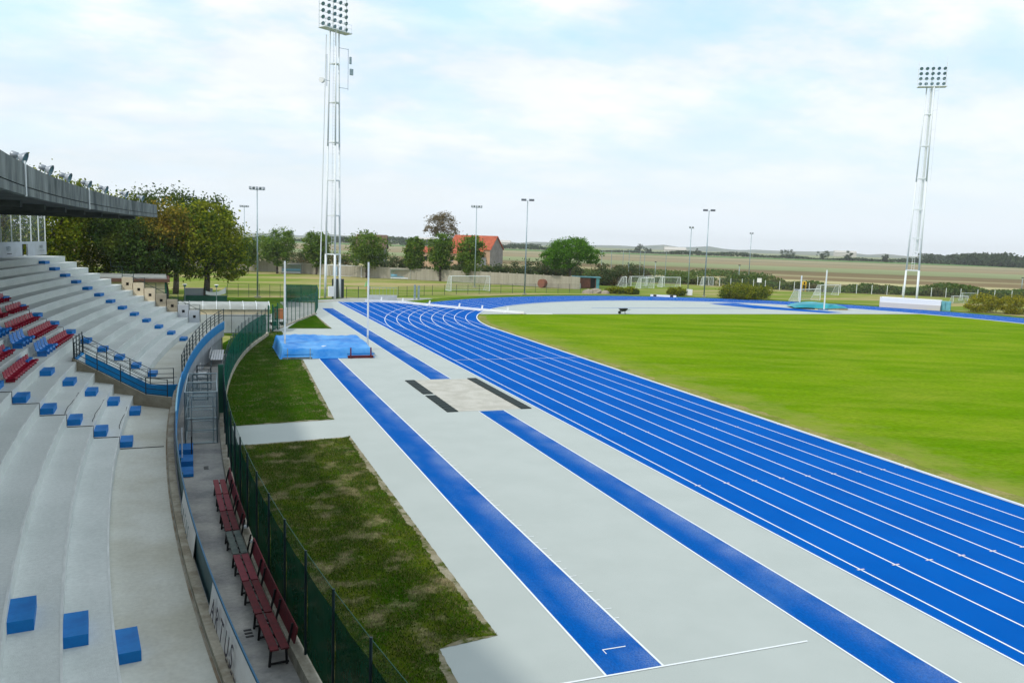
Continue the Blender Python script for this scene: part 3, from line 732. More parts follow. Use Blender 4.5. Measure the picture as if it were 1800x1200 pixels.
for i in range(8):
    g = MB(); arc(g, 159.1 + i * .42, 159.1 + i * .42 + .43, 0.0, 0.25 + i * 0.2, near_s(159.1 + i * .42) + .15, FAR_S - .17, 1.0); g.build('stair_step', MT['conc_beige'], st_)
# stairwell railings
def rails(mb, path, heights, r=0.014):
    for h in heights:
        for a, b in zip(path[:-1], path[1:]): mb.cyl((a[0], a[1], a[2] + h), (b[0], b[1], b[2] + h), r, n=6)
rr_ = thing('stairwell_railing', 'dark railings round the blue stairwell in the lower tiers', 'railing')
for (pf, zf_, hs, nm_) in ((near_s, zn, (0.0, .2, .4, .62), 0), (lambda R: FAR_S - .08, zf, (0.06, .25, .45, .68), 1)):
    path = []
    for R in (158.95, 159.75 + (.15 if nm_ else 0), 160.7, 161.6, 162.5): path.append(PT(pf(R) + .07 * (1 - nm_), R, zf_(R) + .04))
    g = MB(); rails(g, path, hs[:3] + (hs[3],)); g.build('rail', MT['rail'], rr_)
    for pt_ in (path[0], path[1], path[2], path[3], path[4]):
        g = MB(); g.cyl((pt_[0], pt_[1], pt_[2] - .04), (pt_[0], pt_[1], pt_[2] + hs[3] + .02), .02, n=6); g.build('post', MT['rail'], rr_)
g = MB()
A_ = PT(near_s(162.5) + .07, 162.53, 3.16); B_ = PT(FAR_S - .08, 162.53, 3.16)
for h in (.1, .28, .46, .64, .82): g.cyl((A_[0], A_[1], A_[2] + h), (B_[0], B_[1], B_[2] + h), .015, n=6)
for u in (0, .33, .66, 1): g.cyl((A_[0] + (B_[0] - A_[0]) * u, A_[1] + (B_[1] - A_[1]) * u, 3.14), (A_[0] + (B_[0] - A_[0]) * u, A_[1] + (B_[1] - A_[1]) * u, 4.02), .022, n=6)
g.build('rail', MT['rail'], rr_)

# half-height step blocks, painted blue
blk = MB(); blk.box(0.0, 0.36, -0.45, 0.45, 0.0, HR / 2)
bm_blk = blk.mesh('step_block', MT['blue_deep'])
def flight(sf, levels):
    for L_ in levels:
        s = sf(L_); R = rnose(L_ + 1)
        j = random.Random(L_ * 7 + int(s * 3))
        q_ = PT(s + j.uniform(-.03, .03), R, zrow(L_))
        put('step_block', bm_blk, st_, q_, RZ(s) + j.uniform(-.012, .012))
flight(lambda L_: -19.93 + L_ * .085, range(0, 5))
flight(lambda L_: -5.7 + L_ * .10, range(0, 7))
flight(lambda L_: -0.92 + L_ * .13, range(0, 9))
flight(lambda L_: 7.65 + L_ * .22, range(0, 11))
flight(lambda L_: 21.0 + (L_ / 12.0) ** 1.7 * 3.1, range(0, 13))
# dark expansion joints crossing treads and risers
for (s_, top_) in ((-6.35, 8), (6.95, 11)):
    for L_ in range(0, top_):
        Ra = 158.95 if L_ == 0 else rnose(L_)
        ss = s_ + L_ * (.10 if s_ < 0 else .22)
        g = MB(); arc(g, Ra, rnose(L_ + 1) - .02, zrow(L_), zrow(L_) + .012, ss, ss + .06, 1)
        if L_ > 0: arc(g, Ra - .012, Ra, zrow(L_ - 1) + .02, zrow(L_) + .012, ss, ss + .06, 1)
        g.build('expansion_joint', MT['joint'], st_)
# irregular cracks beside flight (thin)
for L_, s0 in ((1, -3.2), (2, -3.6), (3, -4.0)):
    g = MB(); r_ = random.Random(L_); R = rnose(L_) + .12; pts = []
    for i in range(13): pts.append((s0 - 1.9 + i * .30, R - .06 + r_.uniform(-.012, .012) + .03 * sin(i * .5)))
    for a, b in zip(pts[:-1], pts[1:]):
        w_ = .011
        g.quad(PT(a[0], a[1] - w_, zrow(L_) + .003), PT(b[0], b[1] - w_, zrow(L_) + .003), PT(b[0], b[1] + w_, zrow(L_) + .003), PT(a[0], a[1] + w_, zrow(L_) + .003))
    g.build('crack', MT['joint'], st_)
# parapet
g = MB(); arc(g, 158.66, 158.84, 1.0, 1.72, S_MIN, 3.0, 1.0); arc(g, 158.64, 158.82, 1.0, 1.62, 3.0, 28.2, 1.0); g.build('parapet_kerb', MT['kerb'], st_)
g = MB(); arc(g, 158.565, 158.605, 1.05, 2.22, S_MIN, -7.5, .5); g.build('parapet_panel', MT['blue_shaded'], st_)
g = MB(); arc(g, 158.565, 158.605, 1.50, 2.22, -7.45, 4.9, .5); arc(g, 158.565, 158.605, 1.52, 2.08, 4.95, 28.2, .5); g.build('parapet_panel', MT['blue'], st_)
g = MB(); arc(g, 158.574, 158.598, 2.222, 2.24, S_MIN, -4.0, .5); g.build('parapet_rail', mat('dark_blue_rail', (0.008, 0.10, 0.20), .5), st_)  # darker blue along the near stretch of the rail
g = MB(); arc(g, 158.56, 158.61, 2.222, 2.26, -3.95, 3.0, .5); g.build('parapet_rail', MT['blue_light'], st_)
g = MB()
for h in (2.32, 2.52, 2.72, 2.92): arc(g, 158.60, 158.625, h, h + .03, 5.0, 28.2, .8)
g.build('parapet_rail', MT['rail'], st_)
pm = MB(); pm.box(-.025, .025, -.025, .025, 2.1, 2.97); pmm = pm.mesh('rail_post', MT['rail'])
for s in np.arange(5.0, 28.3, 1.93): put('rail_post', pmm, st_, PT(s, 158.61), RZ(s))
pm = MB(); pm.box(-.02, .03, -.025, .025, 1.03, 1.85); pmm = pm.mesh('rail_post', MT['blue_shaded'])
for s in np.arange(S_MIN, -7.4, 1.6): put('rail_post', pmm, st_, PT(s, 158.52), RZ(s))
g = MB(); arc(g, 158.60, 158.66, 1.0, 1.55, S_MIN, 28.2, 1.0); g.build('parapet_ledge', MT['greywhite'], st_)
g = MB(); arc(g, 158.85, 158.895, Z1 + .001, Z1 + .006, S_MIN, near_s(158.9) - .02, 1.0); g.build('gutter_stain', mat('rusty_gutter_stain', (.24, .19, .13), .95, (.36, .34, .28), 1.3, 6), st_)
# stepped end panels with square holes (cream)
for L_ in range(1, 8):
    q0 = rnose(L_) + .02; q1 = rnose(L_ + 1) - .03; z0 = zrow(L_)
    top_ = z0 + 0.88; hc = (q0 + q1) / 2 - .02; hz_ = z0 + .42; hs = .10
    g = MB(); sa, sb = 28.0, 28.2
    arc(g, q0, q1, z0, hz_ - hs, sa, sb); arc(g, q0, q1, hz_ + hs, top_, sa, sb)
    arc(g, q0, hc - hs, hz_ - hs, hz_ + hs, sa, sb); arc(g, hc + hs, q1, hz_ - hs, hz_ + hs, sa, sb)
    pn = g.build('end_panel', MT['conc_beige'] if L_ in (3, 4) else (MT['greywhite'] if L_ <= 2 else MT['cream']), st_)
    g = MB(); arc(g, hc - hs, hc + hs, hz_ - hs, hz_ + hs, sa + .12, sb - .02); g.build('hole', MT['dark'], pn)
er = thing('end_railing', 'dark stepped railing frames over the cream panels at the far end of the stand', 'railing')
g = MB()
for L_ in range(1, 9):
    a = PT(28.25, rnose(L_), 0); z0 = zrow(L_)
    g.cyl((a[0], a[1], z0), (a[0], a[1], z0 + 1.25), .022, n=6)
    b = PT(28.25, rnose(L_ + 1), 0)
    for h in (.95, 1.22): g.cyl((a[0], a[1], z0 + h), (b[0], b[1], z0 + h), .015, n=6)
    g.cyl((b[0], b[1], z0 + 1.22), (b[0], b[1], z0 + 1.22 + HR), .015, n=6)
g.build('rail', MT['rail'], er)
g = MB()
for L_ in range(0, 7):
    a = PT(30.4, rnose(L_ + 1), 0); b = PT(30.4, rnose(L_ + 2), 0)
    g.cyl((a[0], a[1], zrow(L_) + .8), (b[0], b[1], zrow(L_ + 1) + .8), .018, n=6)
    g.cyl((a[0], a[1], 0.0), (a[0], a[1], zrow(L_) + .8), .02, n=6)
g.build('rail', MT['rail'], er)
g = MB(); arc(g, 159.6, 166.0, 0.0, 1.1, 28.35, 30.5); g.build('landing', MT['conc_beige'], er)

# roof -----------------------------------------------------------------------
R_F = 162.1; RS_END = 24.4
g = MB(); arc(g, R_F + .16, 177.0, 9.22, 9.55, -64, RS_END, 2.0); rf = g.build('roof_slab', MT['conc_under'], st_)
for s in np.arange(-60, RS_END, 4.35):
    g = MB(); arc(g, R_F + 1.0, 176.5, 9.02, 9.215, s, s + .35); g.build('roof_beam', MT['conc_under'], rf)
joints = [RS_END - 4.35 * i for i in range(0, 21)]
for i in range(20):
    b_, a_ = joints[i], joints[i + 1]
    j = random.Random(i).uniform(-.012, .012)
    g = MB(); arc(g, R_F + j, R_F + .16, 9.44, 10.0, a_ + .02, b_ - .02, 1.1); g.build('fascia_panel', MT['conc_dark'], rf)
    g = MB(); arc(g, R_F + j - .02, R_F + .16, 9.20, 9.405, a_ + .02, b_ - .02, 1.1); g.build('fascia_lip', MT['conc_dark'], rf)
g = MB(); arc(g, R_F + .05, R_F + .16, 9.21, 9.98, -64, RS_END - .01, 1.1); g.build('fascia_joint', MT['joint'], rf)
for s in (4.6, -9.6, -23.0):
    g = MB()
    g.add([], [])
    a = PT(s, R_F - .03, 9.17); b = PT(s, R_F - .03, 10.06); g.cyl(a, b, .028, n=6); g.build('downpipe', MT['white_metal'], rf)
# columns at the back carry the roof
for s in np.arange(-50, 22, 8.7):
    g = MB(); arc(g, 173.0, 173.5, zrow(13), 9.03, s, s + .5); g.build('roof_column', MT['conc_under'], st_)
# glazed gallery at the back of the top tier
bt = thing('press_gallery', 'white panelled gallery with tall glass panes at the top of the stand', 'gallery')
z13 = zrow(13)
g = MB(); arc(g, 170.9, 171.0, z13 + .002, z13 + .93, -40, 26.35, 1.0); arc(g, 170.9, 171.0, z13 + .002, z13 + .93, 27.25, 30.2, 1.0); g.build('panel', MT['greywhite'], bt)
g = MB(); arc(g, 170.9, 171.0, z13 + .78, z13 + .93, 26.35, 27.25); g.build('lintel', MT['greywhite'], bt)
g = MB(); arc(g, 171.2, 171.25, z13 + .002, z13 + .93, 26.3, 27.3); g.build('doorway', MT['dark'], bt)
for s in (-6, -2, 2, 6, 10, 14, 18, 21.0, 23.3, 24.9, 26.3, 27.9, 29.1, 30.15):
    g = MB(); arc(g, 170.92, 170.98, z13 + .93, 9.2, s, s + .035); g.build('mullion', MT['white_metal'], bt)
sg = [-6, -2, 2, 6, 10, 14, 18, 21.0, 23.3, 24.9, 26.3, 27.9, 29.1, 30.15]
for a_, b_ in zip(sg[:-1], sg[1:]):
    g = MB(); arc(g, 170.94, 170.95, z13 + .93, 9.2, a_ + .07, b_ - .01); g.build('pane', MT['glass'], bt)
g = MB(); arc(g, 170.86, 170.90, 8.86, 9.2, 22, 22.06)
def text(body, size, M_, parent, m_, name='lettering', ext=0.002, xs=1.0):
    c = bpy.data.curves.new(name, 'FONT'); c.body = body; c.size = size; c.extrude = ext; c.space_character = 1.0
    tmp = bpy.data.objects.new(name, c); COL.objects.link(tmp)
    dg = bpy.context.evaluated_depsgraph_get(); me = bpy.data.meshes.new_from_object(tmp.evaluated_get(dg))
    bpy.data.objects.remove(tmp); me.materials.clear(); me.materials.append(m_)
    o = bpy.data.objects.new(name, me); COL.objects.link(o); o.parent = parent; o.matrix_world = M_ @ Matrix.Diagonal((xs, 1, 1, 1)); return o
def wallM(s, R, z):
    """matrix of a sheet facing the track at (s,R): x runs along decreasing... +s, y up"""
    ph = s / 160.0
    xax = Vector((-sin(ph), -cos(ph), 0)); yax = Vector((0, 0, 1)); zax = xax.cross(yax)
    m_ = Matrix((xax, yax, zax)).transposed().to_4x4(); m_.translation = Vector(PT(s, R, z)); return m_
# lettering on the gallery panels (seen from the track: x runs the other way)
def bannM(s, zt):
    """on the leaning banner cloth: zt = height of the letter foot"""
    v = (2.24 - zt) / .58
    return wallM(s, 158.665 + .075 * v, zt) @ Matrix.Rotation(radians(-7.5), 4, 'X')
def wallM_track(s, R, z):
    ph = s / 160.0
    xax = Vector((sin(ph), cos(ph), 0)); yax = Vector((0, 0, 1)); zax = xax.cross(yax)
    m_ = Matrix((xax, yax, zax)).transposed().to_4x4(); m_.translation = Vector(PT(s, R, z)); return m_
grey_ink = mat('faded_grey_print', (0.20, 0.25, 0.27), 0.7)
text('NED', .42, wallM_track(23.8, 170.86, z13 + .38), bt, grey_ink, xs=.9)
g = MB(); arc(g, 170.885, 170.895, z13 + .16, z13 + .21, 24.0, 24.7); g.build('lettering', MT['ink'], bt)
text('NED', .30, wallM_track(29.0, 170.86, z13 + .48), bt, grey_ink, xs=1.0)
g = MB(); arc(g, 170.885, 170.895, z13 + .30, z13 + .34, 29.1, 29.8); g.build('lettering', grey_ink, bt)

# banners ---------------------------------------------------------------------
def banner(s0, s1, ztop, zbot, label):
    b = thing('banner', label, 'banner', group='white banners hung inside the parapet')
    n_, m_ = 26, 6; vs = []; fs = []
    for i in range(n_ + 1):
        u = i / n_; s = s0 + (s1 - s0) * u
        for j in range(m_ + 1):
            v = j / m_
            z = ztop + (zbot - ztop) * v + (.02 * sin(u * 11) if v > .9 else 0)
            rr = 158.615 + .075 * v + (.008 * sin(u * 17 + v * 2) + .003 * sin(u * 41)) * max(0, v - .75) * 4
            vs.append(PT(s, rr, z))
    for i in range(n_):
        for j in range(m_):
            a = i * (m_ + 1) + j; fs.append((a, a + m_ + 1, a + m_ + 2, a + 1))
    MB().add(vs, fs).build('cloth', MT['banner'], b, smooth=True)
    return b
b1 = banner(-19.2, -23.4, 2.24, 1.68, 'nearer white banner with dark lettering hanging inside the parapet')
for i, ch in enumerate('ARTUS'):
    s = -19.75 - i * .46
    text(ch, .52, bannM(s + .12, 1.82), b1, MT['ink'], xs=.95)
g = MB()
for i in range(4):
    arc(g, 158.705, 158.71, 1.73, 1.76, -21.9 + i * .22, -21.78 + i * .22, .2)
g.build('lettering', MT['ink'], b1)
b2 = banner(-13.3, -16.6, 2.24, 1.66, 'farther white banner with faint lettering on the parapet')
for i, ch in enumerate('ARTUS'):
    text(ch, .42, bannM(-13.9 - i * .42, 1.82), b2, grey_ink, xs=.8)

# seats ---------------------------------------------------------------------------
def seat_mesh(m_, nm):
    g = MB(); w_ = .2
    prof = [(.20, .20), (.14, .235), (.0, .20), (-.12, .205), (-.17, .26), (-.20, .42), (-.215, .52), (-.205, .535)]
    cross = [(-1.0, .035), (-.6, .0), (0, -.012), (.6, .0), (1.0, .035)]
    vs = []; fs = []
    for (x, z) in prof:
        for (c, dz) in cross: vs.append((x, c * w_, z + dz))
    k = len(cross)
    for i in range(len(prof) - 1):
        for j in range(k - 1): a = i * k + j; fs.append((a, a + 1, a + k + 1, a + k))
    n0 = len(vs)
    for (x, z) in prof:
        for (c, dz) in cross: vs.append((x - .012, c * w_, z + dz - .022))
    for i in range(len(prof) - 1):
        for j in range(k - 1): a = n0 + i * k + j; fs.append((a + k, a + k + 1, a + 1, a))
    for i in range(len(prof) - 1):
        a = i * k; fs.append((a + k, a, n0 + a, n0 + a + k)); a = i * k + k - 1; fs.append((a, a + k, n0 + a + k, n0 + a))
    g.add(vs, fs); g.box(-.16, .14, -.02, .02, 0.0, .19)
    return g.mesh(nm, m_, False)
sm_red = seat_mesh(MT['red_seat'], 'seat'); sm_blue = seat_mesh(MT['blue_seat'], 'seat')
seatrows = [(9, 5.9, 8.5, 'r', 'shortest red seat row, high up at the left edge of the frame'),
 (8, 4.1, 5.2, 'r', 'left part of the red seats one tier below the highest red row'),
 (8, 5.9, 8.4, 'r', 'right part of the red seats one tier below the highest red row'),
 (7, 2.6, 7.2, 'r', 'long red seat row above the blue seats, topmost of the three long rows'),
 (6, 2.9, 7.1, 'r', 'long red seat row in the middle of the three long rows'),
 (5, 2.8, 6.6, 'r', 'long red seat row just above the stairwell railing'),
 (7, -0.2, 2.0, 'b', 'blue seats cut by the left edge of the frame'),
 (6, 0.0, 2.3, 'b', 'four blue seats in the middle of the three blue groups'),
 (5, 0.4, 2.7, 'b', 'four blue seats nearest the stairwell corner'),
 (5, -5.2, -1.0, 'r', 'lowest red seat row, left of the stairwell'),
 (6, -5.4, -1.0, 'r', 'red seat row above the lowest one, left of the stairwell'),
 (7, -5.4, -1.3, 'r', 'red seat row two tiers above the lowest one, cut by the left edge'),
 (8, 1.0, 3.4, 'r', 'red seats at the left edge above the blue groups'),
 ]
for (L_, a_, b_, c_, lab) in seatrows:
    a_ += .9; b_ += .95
    sc = (a_ + b_) / 2
    base = PT(sc, rnose(L_) + .30, zrow(L_) - .03)
    t_ = thing('seat_row', lab, 'seats', base, RZ(sc), ('red' if c_ == 'r' else 'blue') + ' plastic seat rows on the stand')
    inv = (Matrix.Translation(base) @ Matrix.Rotation(RZ(sc), 4, 'Z')).inverted()
    step = .445 if c_ == 'r' else .56
    n_ = max(2, int(round((b_ - a_) / step)))
    bar_ = MB()
    for i in range(n_):
        s = a_ + (i + .5) * (b_ - a_) / n_
        q_ = inv @ Vector(PT(s, rnose(L_) + .30, zrow(L_) - .03))
        o = put('seat', sm_red if c_ == 'r' else sm_blue, t_, q_, RZ(s) - RZ(sc))
        o.scale = (1.1, 1.12, 1.08) if c_ == 'b' else (.88, .90, .72)

# roof floodlights ------------------------------------------------------------------
def flood_parts(parent, sc=1.0):
    g = MB(); n_ = 18
    rings = [(-.52, .10), (-.50, .135), (-.26, .145), (-.24, .10), (-.18, .12), (-.02, .25), (0.04, .29), (.06, .285)]
    vs = []; fs = []
    for (x, r) in rings:
        for i in range(n_): vs.append((x * sc, r * sc * cos(2 * pi * i / n_), r * sc * sin(2 * pi * i / n_)))
    for i in range(len(rings) - 1):
        for j in range(n_): fs.append((i * n_ + j, i * n_ + (j + 1) % n_, (i + 1) * n_ + (j + 1) % n_, (i + 1) * n_ + j))
    fs.append(tuple(range(n_)))
    g.add(vs, fs); a = g.mesh('housing', MT['lamp_grey'], True)
    g = MB(); vs = []; fs = []
    for (x, r) in ((.055, .28), (.0, .24), (-.06, .15), (-.08, .05)):
        for i in range(n_): vs.append((x * sc, r * sc * cos(2 * pi * i / n_), r * sc * sin(2 * pi * i / n_)))
    for i in range(3):
        for j in range(n_): fs.append((i * n_ + j, (i + 1) * n_ + j, (i + 1) * n_ + (j + 1) % n_, i * n_ + (j + 1) % n_))
    fs.append(tuple(range(3 * n_, 4 * n_))); g.add(vs, fs); b = g.mesh('reflector', MT['lens'], True)
    g = MB(); g.bar((-.15 * sc, -.3 * sc, 0), (-.15 * sc, -.3 * sc, -.4 * sc), .04 * sc); g.bar((-.15 * sc, .3 * sc, 0), (-.15 * sc, .3 * sc, -.4 * sc), .04 * sc)
    g.bar((-.15 * sc, -.3 * sc, -.4 * sc), (-.15 * sc, .3 * sc, -.4 * sc), .04 * sc); c = g.mesh('bracket', MT['galv'])
    return a, b, c
fa, fb, fc = flood_parts(None, .68)
labs = ['floodlight cut by the left edge of the frame, on the roof edge', 'second roof floodlight from the left, large and beside the white pipe', 'third roof floodlight from the left, on the roof edge',
        'fourth roof floodlight from the left, against the treetops', 'fifth roof floodlight from the left, against yellow leaves', 'sixth roof floodlight from the left, above the second white pipe',
        'second smallest floodlight, last but one on the roof edge', 'smallest and farthest floodlight at the right end of the roof']
for i, s in enumerate((-12.2, -6.8, -1.8, 2.3, 7.2, 11.6, 17.2, 21.9)):
    base = PT(s, 162.45, 10.02)
    t_ = thing('floodlight', labs[i], 'floodlight', base, RZ(s) - .18, 'floodlights along the roof edge')
    for nm_, me_ in (('housing', fa), ('reflector', fb), ('bracket', fc)):
        o = put(nm_, me_, t_, (0, 0, .30))
        if nm_ != 'bracket': o.rotation_euler = (0, radians(20), 0)

# ================================================================== corridor: kerb, green fence, benches, cage
kf = thing('perimeter_fence', 'long curved dark green net fence on a low concrete kerb beside the stand corridor', 'fence')
g = MB(); arc(g, 156.83, 157.05, 0.0, 0.30, S_MIN, 37.2, 1.0); g.build('kerb', MT['kerb'], kf)
g = MB(); arc(g, 156.78, 156.83, 0.0, .18, S_MIN, 3.0, 1.0); g.build('kerb_foot', MT['kerb'], kf)
pm = MB(); pm.cyl((0, 0, .28), (0, 0, 2.42), .026, n=8); pmm = pm.mesh('post', MT['rail'])
ss = list(np.arange(-50, 37.3, 1.95))
for s in ss: put('post', pmm, kf, PT(s, 156.86))
for a_, b_ in zip(ss[:-1], ss[1:]):
    g = MB(); n_ = 5; vs = []
    for i in range(n_ + 1):
        s = a_ + (b_ - a_) * i / n_
        sag = .03 * sin(pi * i / n_)
        for z in (.33, 1.3, 2.02 - sag): vs.append(PT(s, 156.84 + (.03 * sin(i * 2.1) if z == 1.3 else 0), z))
    fs = [(3 * i + j, 3 * i + 3 + j, 3 * i + 4 + j, 3 * i + 1 + j) for i in range(n_) for j in range(2)]
    g.add(vs, fs).build('net_panel', MT['net_green'], kf)
    g = MB(); g.quad(PT(a_, 156.84, 2.0), PT(b_, 156.84, 2.0), PT(b_, 156.84, 2.36), PT(a_, 156.84, 2.36)); g.build('mesh_panel', MT['net_thin'], kf)
g = MB()
for h in (2.38,):
    for a_, b_ in zip(ss[:-1], ss[1:]): g.cyl(PT(a_, 156.85, h), PT(b_, 156.85, h), .007, n=4, caps=False)
g.build('wire', MT['net_thin'] if False else mat('green_wire', (0.02, 0.10, 0.06), .5), kf)

def fence(name, label, path, hgt, net, spacing, pr=0.025, pm_=None, top=True, gate=None, cat='fence', base_z=0.0, sink=0):
    f_ = thing(name, label, cat)
    pmesh = MB(); pmesh.cyl((0, 0, 0), (0, 0, hgt), pr, n=6); pme = pmesh.mesh('post', pm_ or MT['rail'])
    allp = []
    for a, b in zip(path[:-1], path[1:]):
        a = Vector(a); b = Vector(b); n_ = max(1, round((b - a).length / spacing))
        for i in range(n_): allp.append(a.lerp(b, i / n_))
    allp.append(Vector(path[-1]))
    for q_ in allp: put('post', pme, f_, (q_.x, q_.y, base_z))
    g = MB()
    for a, b in zip(allp[:-1], allp[1:]):
        if net is not None:
            h = MB(); h.quad((a.x, a.y, base_z + .03), (b.x, b.y, base_z + .03), (b.x, b.y, base_z + hgt - .04), (a.x, a.y, base_z + hgt - .04)); h.build('mesh_panel', net, f_)
        if top: g.cyl((a.x, a.y, base_z + hgt - .03), (b.x, b.y, base_z + hgt - .03), .012, n=4, caps=False)
    if top: g.build('rail', pm_ or MT['rail'], f_)
    return f_

fence('path_fence', 'green posted fence running from the gate along the pale entrance path', [(6.25, 74.9), (8.3, 81.2), (11.15, 88.9), (12.4, 96.5), (13.25, 104.2)], 2.25, MT['net_thin'], 1.5, .03, MT['green_tarp'])
fence('path_fence', 'green mesh fence on the far side of the entrance path near the tower', [(8.9, 97.0), (9.5, 104.6), (13.25, 104.4)], 2.2, MT['net_green'], 1.6, .035, MT['green_tarp'])
g = MB(); 
pk = thing('path_kerb', 'low concrete kerb between the small grass triangle and the entrance path', 'kerb')
for a, b in (((6.3, 75.2), (8.4, 81.3)), ((8.4, 81.3), (11.25, 89.0))): g.bar((a[0], a[1], .06), (b[0], b[1], .06), .14, .14)
g.build('kerbstone', MT['kerb'], pk)
gt = thing('entrance_gate', 'dark green gate with thick posts where the curved fence meets the path', 'gate')
for x, y in ((5.15, 72.2), (5.55, 73.0), (6.1, 74.6)):
    g = MB(); g.box(x - .06, x + .06, y - .06, y + .06, 0, 2.35); g.build('post', MT['green_tarp'], gt)
g = MB(); g.quad((5.55, 73.0, .1), (6.1, 74.6, .1), (6.1, 74.6, 2.1), (5.55, 73.0, 2.1)); g.build('mesh_panel', MT['net_green'], gt)
g = MB(); g.box(5.2, 5.3, 72.4, 72.5, 1.1, 1.6); g.build('lock_box', MT['white'], gt)

# benches -------------------------------------------------------------------------
bounds = [-18.72, -16.98, -15.14, -13.38, -11.59, -9.84, -8.2, -6.54]
blabs = ['nearest dark red slatted bench, at the bottom of the row', 'second bench from the bottom, dark red', 'third bench from the bottom, faded pink-red slats', 'unpainted grey wooden bench in the middle of the row',
         'first red bench beyond the grey bench', 'pink-red bench, last but one at the far end of the row', 'farthest bench of the row, dull red with white stains']
redpink = mat('faded_pink_red_wood', (0.25, 0.035, 0.05), 0.65, (0.18, 0.028, 0.04), 4, 5, fine=.12, fscale=25)
reddull = mat('dull_red_wood', (0.24, 0.045, 0.05), 0.7, (0.34, 0.2, 0.2), 5, 5, .62, .72, fine=.12, fscale=25)
for i in range(7):
    a_, b_ = bounds[i] + .05, bounds[i + 1] - .05; sc = (a_ + b_) / 2; ln = (b_ - a_) / 2
    base = PT(sc, 157.30, .006)
    t_ = thing('bench', blabs[i], 'bench', base, RZ(sc) + pi, 'benches along the green fence')
    m_ = MT['grey_wood'] if i == 3 else (redpink if i in (2, 5) else (reddull if i == 6 else MT['red_wood']))
    # local +x points away from the fence (towards the stand)
    for x0 in (-.16, .04):
        g = MB(); g.box(x0, x0 + .16, -ln, ln, .425, .455); g.build('slat', m_, t_)
    for yy in (-ln * .72, ln * .72):
        g = MB(); g.bar((.18, yy, 0), (.14, yy, .42), .045); g.bar((-.16, yy, 0), (-.14, yy, .42), .045); g.bar((-.20, yy, .40), (.20, yy, .40), .045); g.bar((-.20, yy, .05), (.17, yy, .05), .035)
        g.bar((-.16, yy, .3), (-.27, yy, .82), .04); g.build('leg', MT['black'], t_)
    if i != 3:
        g = MB()
        g.add([(-.235, -ln - .04, .52), (-.235, ln + .04, .52), (-.30, ln + .04, .83), (-.30, -ln - .04, .83), (-.26, -ln - .04, .52), (-.26, ln + .04, .52), (-.325, ln + .04, .83), (-.325, -ln - .04, .83)],
              [(0, 1, 2, 3), (7, 6, 5, 4), (0, 4, 5, 1), (3, 2, 6, 7), (0, 3, 7, 4), (1, 5, 6, 2)])
        g.build('backboard', m_, t_)
    else:
        g = MB(); g.box(-.31, -.24, ln * .6, ln * .75, .6, .66); g.box(-.31, -.24, -ln * .75, -ln * .6, .6, .66); g.build('bracket', MT['white_metal'], t_)

# galvanised cage
cg = thing('wire_cage', 'galvanised wire cage passage standing in the corridor', 'cage')
def frame(mb, a, b, z0, z1, mids=(), r=.030):
    mb.cyl((a[0], a[1], z0), (a[0], a[1], z1), r, n=6); mb.cyl((b[0], b[1], z0), (b[0], b[1], z1), r, n=6)
    for z in (z0 + .03, z1) + tuple(mids): mb.cyl((a[0], a[1], z), (b[0], b[1], z), r * .9, n=6)
for s in (.3, 2.6, 4.9):
    g = MB(); frame(g, PT(s, 157.15), PT(s, 158.35), 0.0, 2.1, (1.05,)); g.build('frame', MT['galv'], cg)
    a = PT(s, 157.15); b = PT(s, 158.35)
    g = MB(); g.quad((a[0], a[1], .05), (b[0], b[1], .05), (b[0], b[1], 2.1), (a[0], a[1], 2.1)); g.build('mesh_panel', MT['net_galv'], cg)
for R in (157.15, 158.35):
    for s0, s1 in ((.3, 2.6), (2.6, 4.9)):
        g = MB(); frame(g, PT(s0, R), PT(s1, R), 0, 2.1, (1.05,)); g.build('frame', MT['galv'], cg)
        a = PT(s0, R); b = PT(s1, R)
        g = MB(); g.quad((a[0], a[1], .05), (b[0], b[1], .05), (b[0], b[1], 2.1), (a[0], a[1], 2.1)); g.build('mesh_panel', MT['net_galv'], cg)
g = MB(); frame(g, PT(.25, 157.3), PT(.25, 158.1), .05, 1.95, (.5, .95, 1.4), .016); g.build('gate_leaf', MT['galv'], cg)
# railing beyond the cage
cr_ = thing('corridor_railing', 'dark railing frames in the corridor between cage and white seats', 'railing')
for s in (9.5, 12.5):
    g = MB(); frame(g, PT(s, 157.7), PT(s, 158.4), 0, 1.3, (.35, .6, .85, 1.08), .03); g.build('frame', MT['rail'], cr_)
g = MB()
for z in (.9, 1.28): g.cyl(PT(9.5, 157.7, z), PT(12.5, 157.7, z), .018, n=6)
g.build('rail', MT['rail'], cr_)
g = MB(); g.box(-.12, .12, -.1, .1, 0, 2.5)
o = thing('fence_pillar', 'thick dark green pillar of the curved fence beside the cage', 'pillar', PT(4.9, 156.98), RZ(5))
g.build('pillar_shaft', MT['green_tarp'], o)
# white tip-up seats
for (s0, n_, R_, lab) in ((20.6, 6, 158.25, 'white slatted bench at the far end of the corridor'),):
    t_ = thing('white_bench', lab, 'bench', PT(22.6, R_, .006), RZ(22.6) + .10, None)
    for k in range(5):
        g = MB(); g.box(-.34 + k * .15, -.22 + k * .15, -2.3, 2.3, .44 + .0 * k, .47); g.build('slat', MT['white'], t_)
    for k in range(2):
        g = MB(); g.box(-.40, -.37, -2.3, 2.3, .56 + k * .15, .67 + k * .15); g.build('slat', MT['white'], t_)
    for yy in (-2.0, 0, 2.0):
        g = MB(); g.bar((-.3, yy, 0), (-.3, yy, .44), .05); g.bar((.3, yy, 0), (.3, yy, .44), .05); g.bar((-.38, yy, .3), (-.38, yy, .86), .04); g.build('leg', MT['galv'], t_)
t_ = thing('white_chairs', 'short row of white plastic chairs beside the blue parapet wall', 'chairs', PT(14.5, 158.35, .006), RZ(14.5))
